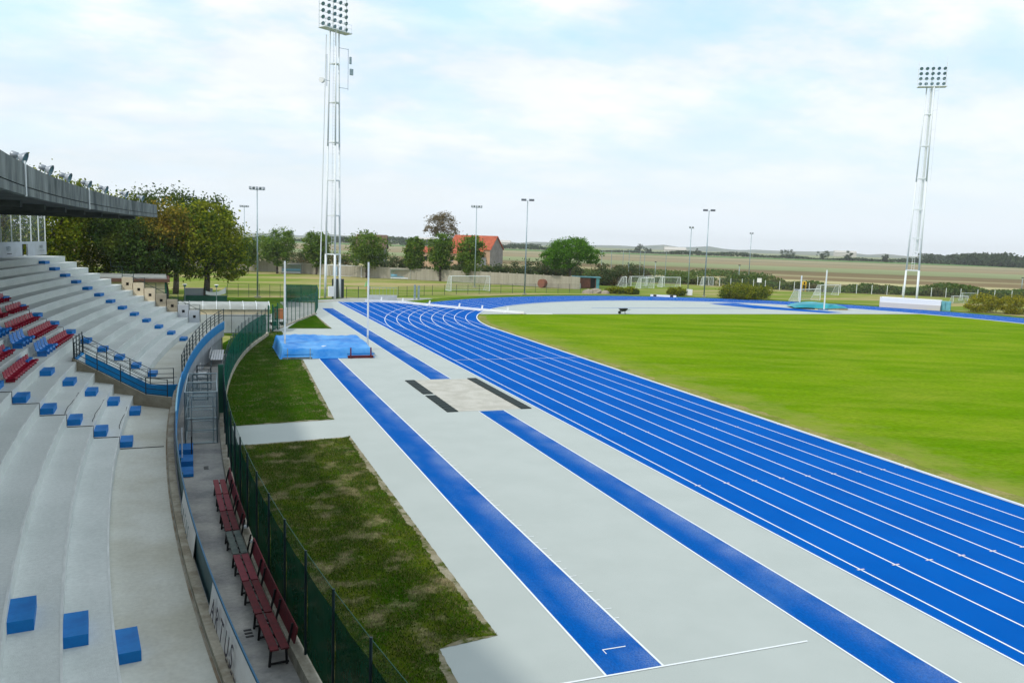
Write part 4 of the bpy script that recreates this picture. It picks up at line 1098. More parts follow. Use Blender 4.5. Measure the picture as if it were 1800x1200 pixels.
for k in range(5):
    y = -2.2 + k * 1.0
    g = MB(); g.box(-.2, .2, y - .2, y + .2, .42, .46); g.box(-.22, -.19, y - .2, y + .2, .46, .85)
    for a in (-.17, .17):
        for b in (-.17, .17): g.bar((a, y + b, 0), (a, y + b, .42), .035)
    g.build('chair', MT['white'], t_)
# blue entrance steps by the parapet
es = thing('entrance_steps', 'small blue steps against the parapet foot in the corridor', 'steps')
for k in range(3):
    s = -3.95 + k * 1.25
    g = MB(); arc(g, 158.05, 158.55, .02, .12 + .12 * k, s - .5, s + .5); g.build('step', MT['blue_deep'], es)
g = MB(); g.cyl(PT(-2.6, 158.42, 0), PT(-2.6, 158.42, 1.35), .025, n=6); g.build('post', MT['white_metal'], es)
g = MB(); a = PT(-2.2, 158.1); b = PT(-.3, 158.1)
g.cyl((a[0], a[1], 0), (a[0], a[1], .9), .02, n=6); g.cyl((b[0], b[1], 0), (b[0], b[1], 1.15), .02, n=6); g.cyl((a[0], a[1], .9), (b[0], b[1], 1.15), .02, n=6); g.build('handrail', MT['black'], es)

# ================================================================== shelter with curved roof beyond the corridor
sh = thing('players_shelter', 'long covered shelter with a curved translucent roof and grey white wall', 'shelter')
xa, xb, yw = -2.2, 5.25, 72.25
g = MB(); g.box(xa, xb, yw, yw + .12, 0, 1.55); g.build('lower_wall', MT['greywhite'], sh)
g = MB(); g.box(xa, xb, yw + .01, yw + .11, 1.55, 2.0); g.build('upper_wall', MT['cream'], sh)
g = MB(); g.box(xa, xb, yw + 2.3, yw + 2.42, 0, 2.0); g.build('back_wall', MT['cream'], sh)
nb = 7
for k in range(nb):
    x0 = xa + (xb - xa) * k / nb; x1 = xa + (xb - xa) * (k + 1) / nb
    vs = []; n_ = 7
    for i in range(n_ + 1):
        th = pi * i / n_; y = yw + 1.2 - 1.28 * cos(th); z = 1.98 + .56 * sin(th)
        vs += [(x0 + .02, y, z), (x1 - .02, y, z)]
    fs = [(2 * i, 2 * i + 1, 2 * i + 3, 2 * i + 2) for i in range(n_)]
    MB().add(vs, fs).build('roof_panel', MT['poly'], sh, smooth=True)
    g = MB()
    for i in range(n_): g.bar((x1, yw + 1.2 - 1.29 * cos(pi * i / n_), 1.99 + .57 * sin(pi * i / n_)), (x1, yw + 1.2 - 1.29 * cos(pi * (i + 1) / n_), 1.99 + .57 * sin(pi * (i + 1) / n_)), .05)
    g.build('roof_rib', MT['white_metal'], sh)
fence('shelter_fence', 'black railing fence standing in front of the shelter wall', [(1.1, 71.9), (5.3, 71.7)], 1.95, MT['net_wire'], .95, .02, MT['rail'])
g = MB(); g.bar((1.1, 71.85, 1.5), (5.3, 71.65, 1.5), .04); g.bar((1.1, 71.85, .05), (5.3, 71.65, .05), .04)
fr = g.build('fence_rail', MT['rail'], sh)
o = thing('orange_bin', 'orange box standing on the path beside the shelter end', 'bin', (7.0, 83.0, 0))
g = MB(); g.box(-.5, .5, -.3, .3, .12, 1.0); g.build('box', MT['orange'], o); g = MB(); g.box(-.54, .54, -.34, .34, 1.0, 1.08); g.build('lid', MT['orange'], o)
g = MB(); g.cyl((-.4, -.35, .1), (-.4, .35, .1), .1, n=8); g.cyl((.4, -.35, .1), (.4, .35, .1), .1, n=8); g.build('wheel', MT['black'], o)
# bicycles / trolley by the path
o = thing('trolley', 'small white and dark trolley parked beside the path behind the fence', 'trolley', (6.4, 78.0, 0), .4)
g = MB(); g.box(-.7, .7, -.3, .3, .35, .45); g.build('bed', MT['white'], o)
for x in (-.5, .5):
    g = MB(); g.cyl((x, -.32, .2), (x, .32, .2), .2, n=10); g.build('wheel', MT['black'], o)

# pale blue waste container and green dugout behind
gd = thing('green_dugout', 'dark green sheeted dugout with a sagging white cloth over it', 'dugout', (0.4, 103.2, 0))
g = MB(); g.box(-2.6, 2.2, -.5, .6, 0, .85); g.build('base', MT['green_tarp'], gd)
for x in (-2.5, -.2, 2.1):
    g = MB(); g.bar((x, -.5, 0), (x, -.5, 1.95), .07); g.build('post', MT['green_tarp'], gd)
g = MB(); g.box(-2.5, .6, .5, .55, .85, 1.7); g.build('sheet', MT['lamp_grey'], gd)
vs = []; fs = []
for i in range(13):
    u = i / 12; x = -.2 + 2.3 * u; zt = 1.30 + .62 * (abs(u - .35) / .65) ** 2.2; zb_ = .90 + .28 * (abs(u - .4) / .6) ** 2
    vs += [(x, -.53, zb_), (x, -.53, zt)]
for i in range(12): fs.append((2 * i, 2 * i + 2, 2 * i + 3, 2 * i + 1))
MB().add(vs, fs).build('cloth', MT['white'], gd)

def lamp_post(x, y, h, lab):
    t_ = thing('garden_lamp', lab, 'lamp post', (x, y, 0), 0, 'low lamp posts behind the stand')
    g = MB(); g.cyl((0, 0, 0), (0, 0, h - .3), .045, .035, n=8); g.build('pole', MT['galv'], t_)
    g = MB(); g.cyl((0, 0, h - .32), (0, 0, h - .08), .13, .17, n=12); g.build('lantern', MT['lens'], t_)
    g = MB(); g.cyl((0, 0, h - .08), (0, 0, h), .30, .16, n=14); g.build('cap', MT['white'], t_)
lamp_post(1.4, 101.0, 2.3, 'low lamp post with white cap in front of the green dugout')
lamp_post(-5.0, 99.5, 2.6, 'low lamp post with white cap left of the big tree')
lamp_post(-2.0, 100.0, 2.4, 'low lamp post with blue sign beside the dark trunks')

# ================================================================== HIGH JUMP / POLE VAULT landing mat under blue tarp
pv = thing('vault_mat', 'big pole vault landing mat covered with a wrinkled blue tarpaulin', 'landing mat')
nx, ny = 60, 44; xa, xb, ya, yb = 4.95, 11.05, 57.0, 63.1
rr = np.random.default_rng(5)
def sm(x, a, b): 
    u = np.clip((x - a) / (b - a), 0, 1); return u * u * (3 - 2 * u)
gx = np.concatenate([np.linspace(-.032, .03, 9), np.linspace(.05, .95, nx - 18), np.linspace(.97, 1.032, 9)]); gy = np.concatenate([np.linspace(-.07, .04, 10), np.linspace(.06, .96, ny - 17), np.linspace(.975, 1.04, 7)])
U_, V_ = np.meshgrid(gx, gy, indexing='ij')
X_ = xa + (xb - xa) * U_; Y_ = ya + (yb - ya) * V_
edge = np.minimum(np.minimum(sm(U_, -.03, .015), 1 - sm(U_, .985, 1.03)), np.minimum(sm(V_, -.045 - .0 * U_, .03), 1 - sm(V_, .98, 1.02)))
# notch for the planting box
notch = sm(Y_, ya - .2, ya + 1.5) + (1 - (1 - np.clip(np.abs(X_ - 8.0) / .95, 0, 1) ** 3))
top_ = .80 + .06 * np.sin(X_ * 1.1 + .5) * np.cos(Y_ * .8) + .07 * sm(V_, .5, 1.0) + .035 * np.sin(X_ * 4.1 + Y_ * 2.2) * np.sin(Y_ * 1.9) + .02 * np.sin(X_ * 9 + 2 * np.sin(Y_ * 3)) - .10 * np.exp(-((X_ - 8) / 1.3) ** 2) * (1 - sm(V_, .1, .7))
slope_front = .80 + .20 * sm(V_, .0, .30)
Z_ = edge * top_ * slope_front + .02
ridge = .05 * np.exp(-((V_ - .42 - .03 * np.sin(X_ * 2)) / .03) ** 2) * edge
Z_ = Z_ + ridge + .012 * np.sin(X_ * 23) * (1 - edge) * (Z_ > .05)
vs = np.stack([X_, Y_, Z_], -1).reshape(-1, 3)
fs = [(i * ny + j, (i + 1) * ny + j, (i + 1) * ny + j + 1, i * ny + j + 1) for i in range(nx - 1) for j in range(ny - 1)]
MB().add(vs.tolist(), fs).build('tarpaulin', MT['tarp'], pv, smooth=True)
g = MB(); g.cyl((7.95, 58.25, .585), (7.95, 58.27, .655), .24, .23, n=18); g.build('white_patch', MT['white'], pv)
g = MB(); g.box(4.95, 6.9, 56.62, 56.98, 0, .10); g.build('plank', MT['grey_wood'], pv)
g = MB(); g.box(9.35, 11.1, 56.50, 56.90, 0, .16); g.build('plank', MT['red_wood'], pv)
hb = thing('low_barrier', 'low dark blue bar with red uprights at the right front of the blue mat', 'barrier', (10.2, 56.45, 0))
g = MB(); g.box(-.95, .95, -.04, .04, .28, .36); g.build('bar', MT['blue_deep'], hb)
for x in (-.7, .7):
    g = MB(); g.box(x - .04, x + .04, -.05, .05, 0, .75); g.build('upright', MT['red_wood'], hb)
hb = thing('low_barrier', 'low blue bar with pale uprights at the left front of the blue mat', 'barrier', (6.0, 56.45, 0))
g = MB(); g.box(-.95, .95, -.03, .03, .30, .36); g.build('bar', MT['blue_deep'], hb)
for x in (-.75, .75):
    g = MB(); g.box(x - .025, x + .025, -.03, .03, 0, .75); g.build('upright', MT['galv'], hb)
for (x, y, lab) in ((5.30, 58.9, 'tall white vault upright at the left side of the blue mat'), (11.45, 60.6, 'tall white vault upright at the right side of the blue mat')):
    t_ = thing('vault_upright', lab, 'upright', (x, y, 0), 0, 'vault uprights beside the blue mat')
    g = MB(); g.box(-.055, .055, -.055, .055, .1, 6.55); g.build('mast', MT['white_metal'], t_)
    g = MB(); g.box(-.18, .18, -.6, .6, 0.02, .1); g.build('base', MT['galv'], t_)
    g = MB(); g.bar((0, .5, .1), (0, .05, 1.1), .04); g.bar((0, -.5, .1), (0, -.05, 1.1), .04); g.build('brace', MT['galv'], t_)
    g = MB(); g.cyl((0, 0, 2.5), (.0, 0, 5.0), .07, n=8); g.build('slider', MT['white'], t_)

# ================================================================== floodlight towers
lampA = MB(); n_ = 10; vs = []; fs = []
for (x, r) in ((-.34, .10), (-.30, .14), (-.1, .16), (0.0, .27), (.03, .27)):
    for i in range(n_): vs.append((x, r * cos(2 * pi * i / n_), r * sin(2 * pi * i / n_)))
for i in range(4):
    for j in range(n_): fs.append((i * n_ + j, i * n_ + (j + 1) % n_, (i + 1) * n_ + (j + 1) % n_, (i + 1) * n_ + j))
fs.append(tuple(range(n_))); lampA.add(vs, fs); lampA = lampA.mesh('floodlight', MT['white_metal'], True)
lampB = MB(); lampB.cyl((.0, 0, 0), (.025, 0, 0), .24, n=10); lampB = lampB.mesh('lens', MT['lens'])

def tower(x, y, rz, lab, hgt=34.9, wb=1.15, wt=.62, head_h=4.2, head_w=4.4, lrows=5, extra=0.0, zb=0.0, yaw_head=0.0, mirror=1):
    t_ = thing('floodlight_tower', lab, 'floodlight tower', (x, y, zb), rz, 'tall white floodlight towers')
    legs = []
    for k in range(3):
        a = 2 * pi * k / 3 + .3
        legs.append((a,))
    def lp(k, z):
        a = 2 * pi * k / 3 + .3
        u = z / hgt; w_ = wb + (wt - wb) * u
        return (w_ * cos(a), w_ * sin(a), z)
    for k in range(3):
        g = MB(); g.cyl(lp(k, 0), lp(k, 5.9), .16, .15, n=10); g.cyl(lp(k, 5.9), lp(k, 20), .13, .11, n=10); g.cyl(lp(k, 20), lp(k, hgt), .11, .09, n=10); g.build('leg', MT['white_metal'], t_, smooth=True)
    for z in (5.9, 11.0, 15.6, 20.5, 25.6, 30.5):
        g = MB()
        for k in range(3): g.bar(lp(k, z), lp((k + 1) % 3, z), .11, .14)
        g.build('cross_frame', MT['white_metal'], t_)
        g = MB()
        a = lp(0, z); b = lp(1, z)
        g.box(min(a[0], b[0]) * .2, max(a[0], b[0]) * .7, -.3, .3, z + .07, z + .09); g.build('platform', MT['galv'], t_)
    # ladder with cage hoops
    g = MB()
    a0, a1 = Vector(lp(0, 5.9)), Vector(lp(0, hgt)); b0, b1 = Vector(lp(1, 5.9)), Vector(lp(1, hgt))
    for u in (.40, .60):
        g.bar(a0.lerp(b0, u), a1.lerp(b1, u), .03)
    nr = 70
    for i in range(nr):
        v = i / nr; p0 = a0.lerp(a1, v); p1 = b0.lerp(b1, v); g.bar(p0.lerp(p1, .40), p0.lerp(p1, .60), .028)
    for i in range(24):
        v = i / 24; p0 = a0.lerp(a1, v); p1 = b0.lerp(b1, v); c = p0.lerp(p1, .5); od = Vector((c.x, c.y, 0)).normalized()
        q0 = p0.lerp(p1, .36); q1 = p0.lerp(p1, .64)
        g.bar(q0, q0 - od * .35, .02); g.bar(q1, q1 - od * .35, .02); g.bar(q0 - od * .35, q1 - od * .35, .02)
    g.build('ladder', MT['white_metal'], t_)
    # lamp head; local +x of the head is the shining direction
    hd = bpy.data.objects.new('lamp_head', None); COL.objects.link(hd); hd.parent = t_; hd.location = (0, 0, hgt); hd.rotation_euler = (0, 0, yaw_head)
    hd2 = MB(); hw = head_w / 2
    hd2.box(-.5, .7, -hw - .15, hw + .15, 0.0, .08)
    hd2.bar((-.5, -hw - .1, .04), (-.5, hw + .1, .04), .12); hd2.bar((.7, -hw - .1, .04), (.7, hw + .1, .04), .12)
    for yy in (-hw - .1, hw + .1, 0): hd2.bar((-.4, yy, 0), (-.4, yy, head_h + .6), .08)
    for i in range(lrows):
        z = .5 + i * (head_h - .2) / lrows; hd2.bar((0 - .35, -hw - .1, z), (-.35, hw + .1, z), .06)
    for z in (.6, 1.1): hd2.bar((.7, -hw - .1, z), (.7, hw + .1, z), .025)
    for yy in np.linspace(-hw, hw, 5): hd2.bar((.7, yy, 0), (.7, yy, 1.1), .025)
    for yy in (-hw, 0, hw): hd2.bar((-.4, yy, head_h + .5), (-.4, yy, head_h + 1.6), .025)
    me = hd2.mesh('head_frame', MT['white_metal'])
    bpy.data.objects.remove(hd)
    hd = put('lamp_head', me, t_, (0, 0, hgt), yaw_head)
    for r_ in range(lrows):
        for c_ in range(5):
            q_ = (-.05, -hw + .25 + c_ * (head_w - .5) / 4, .55 + r_ * (head_h - .2) / lrows)
            o = put('floodlight', lampA, hd, q_); o.rotation_euler = (0, radians(28), radians((c_ - 2) * 4)); 
            o = put('lens', lampB, hd, (q_[0] + .03, q_[1], q_[2] - .015)); o.rotation_euler = (0, radians(28), radians((c_ - 2) * 4))
    return t_, lp
def toward(x, y, tx, ty): return atan2(ty - y, tx - x)
T1x, T1y = 16.3, 111.2
t1, lp1 = tower(T1x, T1y, 0.25, 'left floodlight tower with dish aerials, its lamp head cut by the frame top', hgt=34.6, wb=1.15, wt=.66, yaw_head=toward(T1x, T1y, 62, 40) - .25, lrows=6, head_h=5.0)
# aerials on tower 1
g = MB(); g.cyl((-1.9, -.6, 28.1), (-2.2, -.9, 28.1), .34, .34, n=14); g.build('dish', MT['white'], t1)
g = MB(); g.bar((-.8, -.2, 28.2), (-1.9, -.6, 28.2), .05); g.cyl((-1.2, -.3, 27.5), (-1.2, -.3, 31.5), .04, n=6); g.build('aerial', MT['galv'], t1)
g = MB()
for z in (27.6, 32.6): g.bar((.6, 0, z), (1.9, .1, z), .05)
g.cyl((1.9, .1, 27.4), (1.9, .1, 32.7), .03, n=6); g.box(2.1, 2.35, 0, .2, 30.8, 31.7); g.box(2.15, 2.6, 0, .2, 29.4, 30.2); g.build('aerial', MT['galv'], t1)
g = MB(); g.box(-1.1, -.35, -1.2, -.8, .35, 1.7); g.build('cabinet', MT['white'], t1)
g = MB(); g.box(.0, 1.7, .4, .5, 0.0, 2.6); g.build('gate', MT['dark_mesh'], t1)
g = MB(); g.cyl((-1.8, .3, 0), (-1.1, .2, 34), .07, n=6); g.build('pole', MT['white_metal'], t1)
T2x, T2y = 107.9, 101.5
t2, lp2 = tower(T2x, T2y, 2.0, 'right floodlight tower, slender white lattice rising from behind the white box wall', hgt=34.7, wb=1.35, wt=.70, head_h=3.3, head_w=3.9, lrows=4, yaw_head=toward(T2x, T2y, 52, 20) - 2.0)
g = MB(); g.cyl((0, 0, 9), (0, 0, 34.5), .22, .16, n=10); g.build('core_tube', MT['white_metal'], t2)
g = MB(); g.cyl((-1.4, .9, 20), (-1.4, .9, 34.6), .03, n=5)
for z in (22, 25, 28, 31, 34): g.bar((-.4, .2, z), (-1.4, .9, z), .04)
g.build('cable_mast', MT['white_metal'], t2)
bx_ = thing('white_box_wall', 'long white concrete box wall at the foot of the right floodlight tower', 'wall', (103.4, 97.6, 0), atan2(-6.4, 5.0))
g = MB(); g.box(-4.3, 4.3, -.1, 2.4, .80, 1.55); g.build('upper_wall', MT['greywhite'] if False else MT['white'], bx_)
g = MB(); g.box(-4.35, 4.25, -.16, 2.4, 0, .80); g.build('lower_wall', mat('pale_cream_wall', (0.55, .52, .48), .8), bx_)
g = MB(); g.box(-4.4, -4.3, 0.2, .3, .1, 1.6); g.build('stay', MT['white'], bx_)
bl = thing('green_cabinet', 'grey green metal cabinet at the right end of the white box wall', 'cabinet', (107.0, 94.2, 0), atan2(-6.4, 5.0))
g = MB(); g.box(-.7, .7, 0, 1.0, 0, 1.45); g.build('body', MT['teal_paint'], bl); g = MB(); g.box(-.02, .02, -.015, .0, .1, 1.35); g.build('door_gap', MT['dark'], bl)

# ================================================================== lamp poles
def pole(name, x, y, h, lab, kind, rz=0.0, grp='tall lamp poles round the practice fields'):
    t_ = thing(name, lab, 'lamp pole', (x, y, 0), rz, grp)
    g = MB(); g.cyl((0, 0, 0), (0, 0, h), .115, .06, n=8); g.build('pole', MT['galv'] if kind != 'w' else MT['white_metal'], t_, smooth=True)
    g = MB(); g.box(-.35, .35, -.35, .35, 0, .18); g.build('base', MT['kerb'], t_)
    if kind == 'multi':
        g = MB(); g.bar((-.9, 0, h), (.9, 0, h), .07); g.build('crossbar', MT['galv'], t_)
        for k in range(5):
            g = MB(); M_ = Matrix.Translation((-.85 + .42 * k, 0, h + .22)) @ Matrix.Rotation(radians(40 if k % 2 else -30), 4, 'X'); g.box(-.16, .16, -.08, .08, -.17, .17, M_); g.build('floodlight', MT['lamp_grey'], t_)
    if kind == 'led':
        g = MB(); g.bar((-.75, 0, h - .05), (.75, 0, h - .05), .07); g.build('crossbar', MT['white_metal'], t_)
        for k in (-1, 1):
            g = MB(); M_ = Matrix.Translation((k * .62, 0, h + .05)) @ Matrix.Rotation(radians(22), 4, 'X'); g.box(-.40, .40, -.32, .32, -.05, .08, M_); g.build('lamp_panel', MT['lamp_dark'], t_)
    if kind == 'single':
        g = MB(); g.bar((-.35, 0, h), (.35, 0, h), .06)
        g.build('crossbar', MT['galv'], t_)
        for k in (-1, 1):
            g = MB(); M_ = Matrix.Translation((k * .26, 0, h + .14)) @ Matrix.Rotation(radians(30), 4, 'X'); g.box(-.18, .18, -.1, .1, -.16, .16, M_); g.build('floodlight', MT['lamp_grey'], t_)
    if kind == 'short':
        g = MB(); g.box(-.18, .18, -.25, .25, h - .05, h + .12); g.build('lamp_head', MT['lamp_dark'], t_)
pole('lamp_pole', 6.6, 111.7, 13.9, 'tall grey lamp pole with a lamp crossbar, left of the vault upright', 'multi', .1)
pole('lamp_pole', 8.6, 191.8, 13.9, 'farther grey lamp pole with a crossbar just right of the big turning tree', 'multi', .1)
pole('lamp_pole', 45.4, 139.4, 14.1, 'grey lamp pole with a crossbar rising behind the football goal', 'multi', -.3)
pole('lamp_pole', 48.1, 121.8, 14.9, 'white lamp pole with two flat dark panels left of the umbrella pine', 'led', -.35)
pole('lamp_pole', 80.8, 120.3, 14.7, 'white lamp pole with two flat dark panels near the middle of the right fields', 'led', -.6)
pole('lamp_pole', 86.9, 134.9, 12.0, 'slim lamp pole with a small lamp left of the twin panel pole', 'single', -.6)
pole('lamp_pole', 124.1, 166.3, 12.1, 'slim lamp pole with a small lamp above the round clipped bush', 'single', -.6)
pole('lamp_pole', 122.7, 168.3, 4.4, 'short lamp post with a dark head left of the slim pole above the bush', 'short', 0, 'short dark headed lamp posts in the far field')
pole('lamp_pole', 186, 142.5, 3.7, 'short lamp post with a dark head at the right edge of the frame', 'short', 0, 'short dark headed lamp posts in the far field')
pole('lamp_pole', 109.0, 184.9, 4.3, 'short lamp post with a dark head among the ball net poles', 'short', 0, 'short dark headed lamp posts in the far field')

# ball stop net
bs = thing('ball_stop_net', 'row of tall thin poles carrying a ball stop net behind the small goals', 'net')
bp = [(88.1, 174.2), (92, 176.8), (95.6, 177.6), (92.1, 168.2), (98.6, 174.6), (96.8, 169.3), (103.6, 171.0)]
order = []
for (x, y) in bp:
    g = MB(); g.cyl((x, y, 0), (x, y, 7.1), .06, n=6); g.build('post', MT['galv'], bs)
for a, b in ((0, 1), (1, 2), (2, 4), (4, 6)):
    g = MB(); g.cyl((*bp[a], 7.05), (*bp[b], 7.05), .02, n=4); g.build('wire', MT['galv'], bs)
    g = MB(); g.quad((*bp[a], .2), (*bp[b], .2), (*bp[b], 7.0), (*bp[a], 7.0)); g.build('net', mat('faint_net', (.2, .22, .2), .8, alpha=.06), bs)

# ================================================================== goals
def goal(x, y, rz, w_, h, dep, lab, m_=None, net=None, r=.06):
    m_ = m_ or MT['white_metal']
    t_ = thing('football_goal', lab, 'goal', (x, y, 0), rz, 'white football goals on the grass fields')
    for s_ in (-1, 1):
        g = MB(); g.cyl((s_ * w_ / 2, 0, 0), (s_ * w_ / 2, 0, h), r, n=8); g.build('post', m_, t_)
        g = MB(); g.cyl((s_ * w_ / 2, 0, h), (s_ * w_ / 2, dep * .45, h), r * .5, n=6); g.cyl((s_ * w_ / 2, dep * .45, h), (s_ * w_ / 2, dep, 0), r * .5, n=6); g.cyl((s_ * w_ / 2, 0, .03), (s_ * w_ / 2, dep, .03), r * .5, n=6); g.build('stay', m_, t_)
    g = MB(); g.cyl((-w_ / 2, 0, h), (w_ / 2, 0, h), r, n=8); g.build('crossbar', m_, t_)
    g = MB(); g.cyl((-w_ / 2, dep, .03), (w_ / 2, dep, .03), r * .5, n=6); g.build('ground_bar', m_, t_)
    g = MB(); a = w_ / 2
    g.quad((-a, dep * .45, h), (a, dep * .45, h), (a, dep, 0), (-a, dep, 0)); g.quad((-a, 0, h), (a, 0, h), (a, dep * .45, h), (-a, dep * .45, h))
    for s_ in (-a, a): g.add([(s_, 0, 0), (s_, 0, h), (s_, dep * .45, h), (s_, dep, 0)], [(0, 1, 2, 3)])
    g.build('net', net or MT['net_white'], t_)
goal(41.4, 129.2, .20, 7.3, 2.45, 2.0, 'large white goal with net on the practice pitch left of the lamp pole')
goal(27.2, 170.2, -.55, 7.3, 2.3, 1.5, 'large white goal close against the concrete wall behind the left tower', net=mat('faint_goal_net', (.5, .5, .48), .8, alpha=.08))
goal(81.2, 149.6, 1.2, 5.0, 2.0, 1.8, 'white training goal with net left of the ball net poles, angled')
goal(84.8, 150.2, .15, 4.0, 2.0, 1.4, 'white training goal second from the left by the ball net')
goal(82.6, 142.8, .3, 3.8, 2.05, 1.5, 'white training goal nearest the track by the ball net')
goal(90.0, 152.0, .05, 4.2, 2.0, 1.4, 'white training goal behind the nearest one by the ball net')
goal(91.4, 148.2, .15, 4.8, 2.05, 1.6, 'white training goal right of the others above the round bush')
goal(105.6, 155.8, .2, 3.0, 1.9, 1.2, 'narrow white goal frame behind the twin panel lamp pole')
goal(96.5, 112.3, .35, 7.0, 2.0, 1.8, 'large white goal standing behind the teal high jump mat')
goal(114.4, 127.6, .25, 6.0, 2.0, 1.6, 'farther white goal seen beyond the teal high jump mat')
goal(128.0, 109.6, -.1, 3.2, 1.3, 1.0, 'small white goal nearer of two beside the right tower wall', r=.04)
goal(137.2, 115.5, -.1, 3.4, 1.5, 1.0, 'small white goal farther of two beside the right tower wall', r=.04)

# ================================================================== things on the bend apron
hj = thing('high_jump_mat', 'teal covered high jump mat on the bend apron in front of a goal', 'landing mat')
P0 = Vector((80.9, 96.9)); ex = Vector((7.9, -1.9)); ey = Vector((2.3, 4.6))
vs = []; fs = []; nx, ny = 26, 14
for i in range(nx):
    for j in range(ny):
        u = -.03 + 1.06 * i / (nx - 1); v = -.03 + 1.06 * j / (ny - 1)
        e_ = min(min(1, max(0, (u + .03) / .10)), min(1, max(0, (1.03 - u) / .08)), min(1, max(0, (v + .03) / .12)), min(1, max(0, (1.03 - v) / .1)))
        z = .20 + .62 * e_ * (.65 + .35 * sin(u * 4.3 - .4)) + .05 * sin(u * 9 + v * 5)
        q_ = P0 + ex * u + ey * v; vs.append((q_.x, q_.y, z))
for i in range(nx - 1):
    for j in range(ny - 1): fs.append((i * ny + j, (i + 1) * ny + j, (i + 1) * ny + j + 1, i * ny + j + 1))
MB().add(vs, fs).build('cover', MT['tarp_teal'], hj, smooth=True)
for k in range(8):
    u0 = .36 + k * .08
    a = P0 + ex * u0; b = P0 + ex * (u0 + .07)
    g = MB(); g.bar((a.x, a.y, .12), (b.x, b.y, .12), .18, .22); g.build('pallet_block', MT['wood'], hj)
for (x, y, h, lab) in ((85.2, 99.0, 5.6, 'left white upright rising beside the teal mat'), (85.0, 95.3, 4.9, 'right white upright with blue foot in front of the teal mat')):
    pass
for (x, y, h, lab) in ((87.8, 104.3, 4.6, 'white upright at the left back of the teal mat'), (84.4, 95.0, 5.8, 'white upright with a blue foot in front of the teal mat')):
    t_ = thing('jump_upright', lab, 'upright', (x, y, 0), 0, 'uprights at the teal mat')
    g = MB(); g.box(-.07, .07, -.07, .07, .05, h); g.build('mast', MT['white_metal'], t_)
    g = MB(); g.box(-.9, .6, -.25, .25, 0, .08); g.build('foot', MT['blue_deep'], t_)
wb_ = thing('wheelbarrow', 'black wheelbarrow standing on the edge of the infield grass', 'wheelbarrow', (48.3, 89.2, 0), -.2)
g = MB(); g.add([(-.7, -.45, .95), (.9, -.5, 1.0), (.9, .5, 1.0), (-.7, .45, .95), (-.35, -.25, .5), (.5, -.25, .5), (.5, .25, .5), (-.35, .25, .5)], [(4, 7, 6, 5), (0, 4, 5, 1), (1, 5, 6, 2), (2, 6, 7, 3), (3, 7, 4, 0)]); g.build('tray', MT['black'], wb_)
g = MB(); g.cyl((-.55, -.08, .28), (-.55, .08, .28), .28, n=14); g.build('wheel', MT['black'], wb_)
g = MB(); g.bar((-.55, -.12, .28), (1.5, -.35, .85), .05); g.bar((-.55, .12, .28), (1.5, .35, .85), .05); g.build('handle', MT['galv'], wb_)
g = MB(); g.bar((.4, -.25, .5), (.5, -.28, 0), .05); g.bar((.4, .25, .5), (.5, .28, 0), .05); g.build('leg', MT['black'], wb_)
wt_ = thing('striped_hurdle', 'white and dark steeple hurdle bar lying low on the far bend of the track', 'hurdle', (67.6, 111.8, 0), -.55)
g = MB(); g.box(-2.0, 2.0, -.07, .07, .55, .85); g.build('beam', MT['white'], wt_)
for x in (-1.9, 1.9):
    g = MB(); g.box(x - .2, x + .2, -.3, .3, 0.02, .16); g.box(x - .06, x + .06, -.08, .08, .1, .55); g.build('foot', MT['blue_deep'], wt_)
for x in (-1.3, 1.3):
    g = MB(); g.box(x - .25, x + .25, -.075, .075, .56, .84); g.build('stripe', MT['black'], wt_)
# long white pipe barrier lying across the track
wb2 = thing('white_pipe_barrier', 'long white pipe barrier with small feet lying across the blue track before the far bend', 'barrier')
path = [(19.5, 105.2), (21.5, 105.0), (24.0, 103.6), (26.5, 99.6), (29.2, 95.6), (31.2, 92.8), (33.6, 90.4), (35.2, 88.9)]
for a, b in zip(path[:-1], path[1:]):
    g = MB(); g.bar((*a, .16), (*b, .16), .34, .26); g.build('section', MT['white'], wb2)
for i in (1, 2, 3, 4, 5, 6):
    x, y = path[i]
    g = MB(); g.bar((x - .5, y, .06), (x + .5, y, .06), .16, .10); g.bar((x, y, .1), (x + .12, y + .1, .68), .16); g.build('foot', MT['white'], wb2)
g = MB(); g.bar((35.4, 88.8, .05), (38.6, 88.7, .05), .5, .06); g.build('section', MT['white'], wb2)
wb_.scale = (.68, .68, .68)
o = thing('notice_box', 'white notice box on the grass at the foot of the slim lamp pole', 'box', (79.2, 122.4, 0), -.6)
g = MB(); g.box(-.5, .5, -.2, .2, .12, 1.15); g.build('panel', MT['white'], o); g = MB(); g.box(-.45, -.38, -.1, .1, 0, .12); g.box(.38, .45, -.1, .1, 0, .12); g.build('leg', MT['galv'], o)
o = thing('sign_board', 'small white square sign above the right end of the round bush', 'sign', (108.4, 141.6, 0), -.6)
g = MB(); g.box(-.45, .45, -.03, .03, 1.6, 2.5); g.build('panel', MT['white'], o); g = MB(); g.box(-.04, .04, -.02, .04, 0, 1.6); g.build('post', MT['galv'], o)
o = thing('yellow_tower', 'yellow plastic play tower beside the fields left of the teal mat upright', 'play tower', (117.4, 138.6, 0), -.5)
o.scale = (.6, .6, .66)
g = MB()
for a in (-.6, .6):
    for b in (-.6, .6): g.bar((a, b, 0), (a, b, 3.2), .14)
g.build('frame', MT['yellow'], o); g = MB(); g.box(-.7, .7, -.7, .7, 2.2, 3.2); g.build('cabin', MT['yellow'], o); g = MB(); g.box(-.25, .25, -.72, -.68, 2.4, 3.0); g.build('window', MT['dark'], o)
o = thing('corner_flag', 'pale green corner flag on the practice pitch near the left tower', 'flag', (23.2, 124.5, 0))
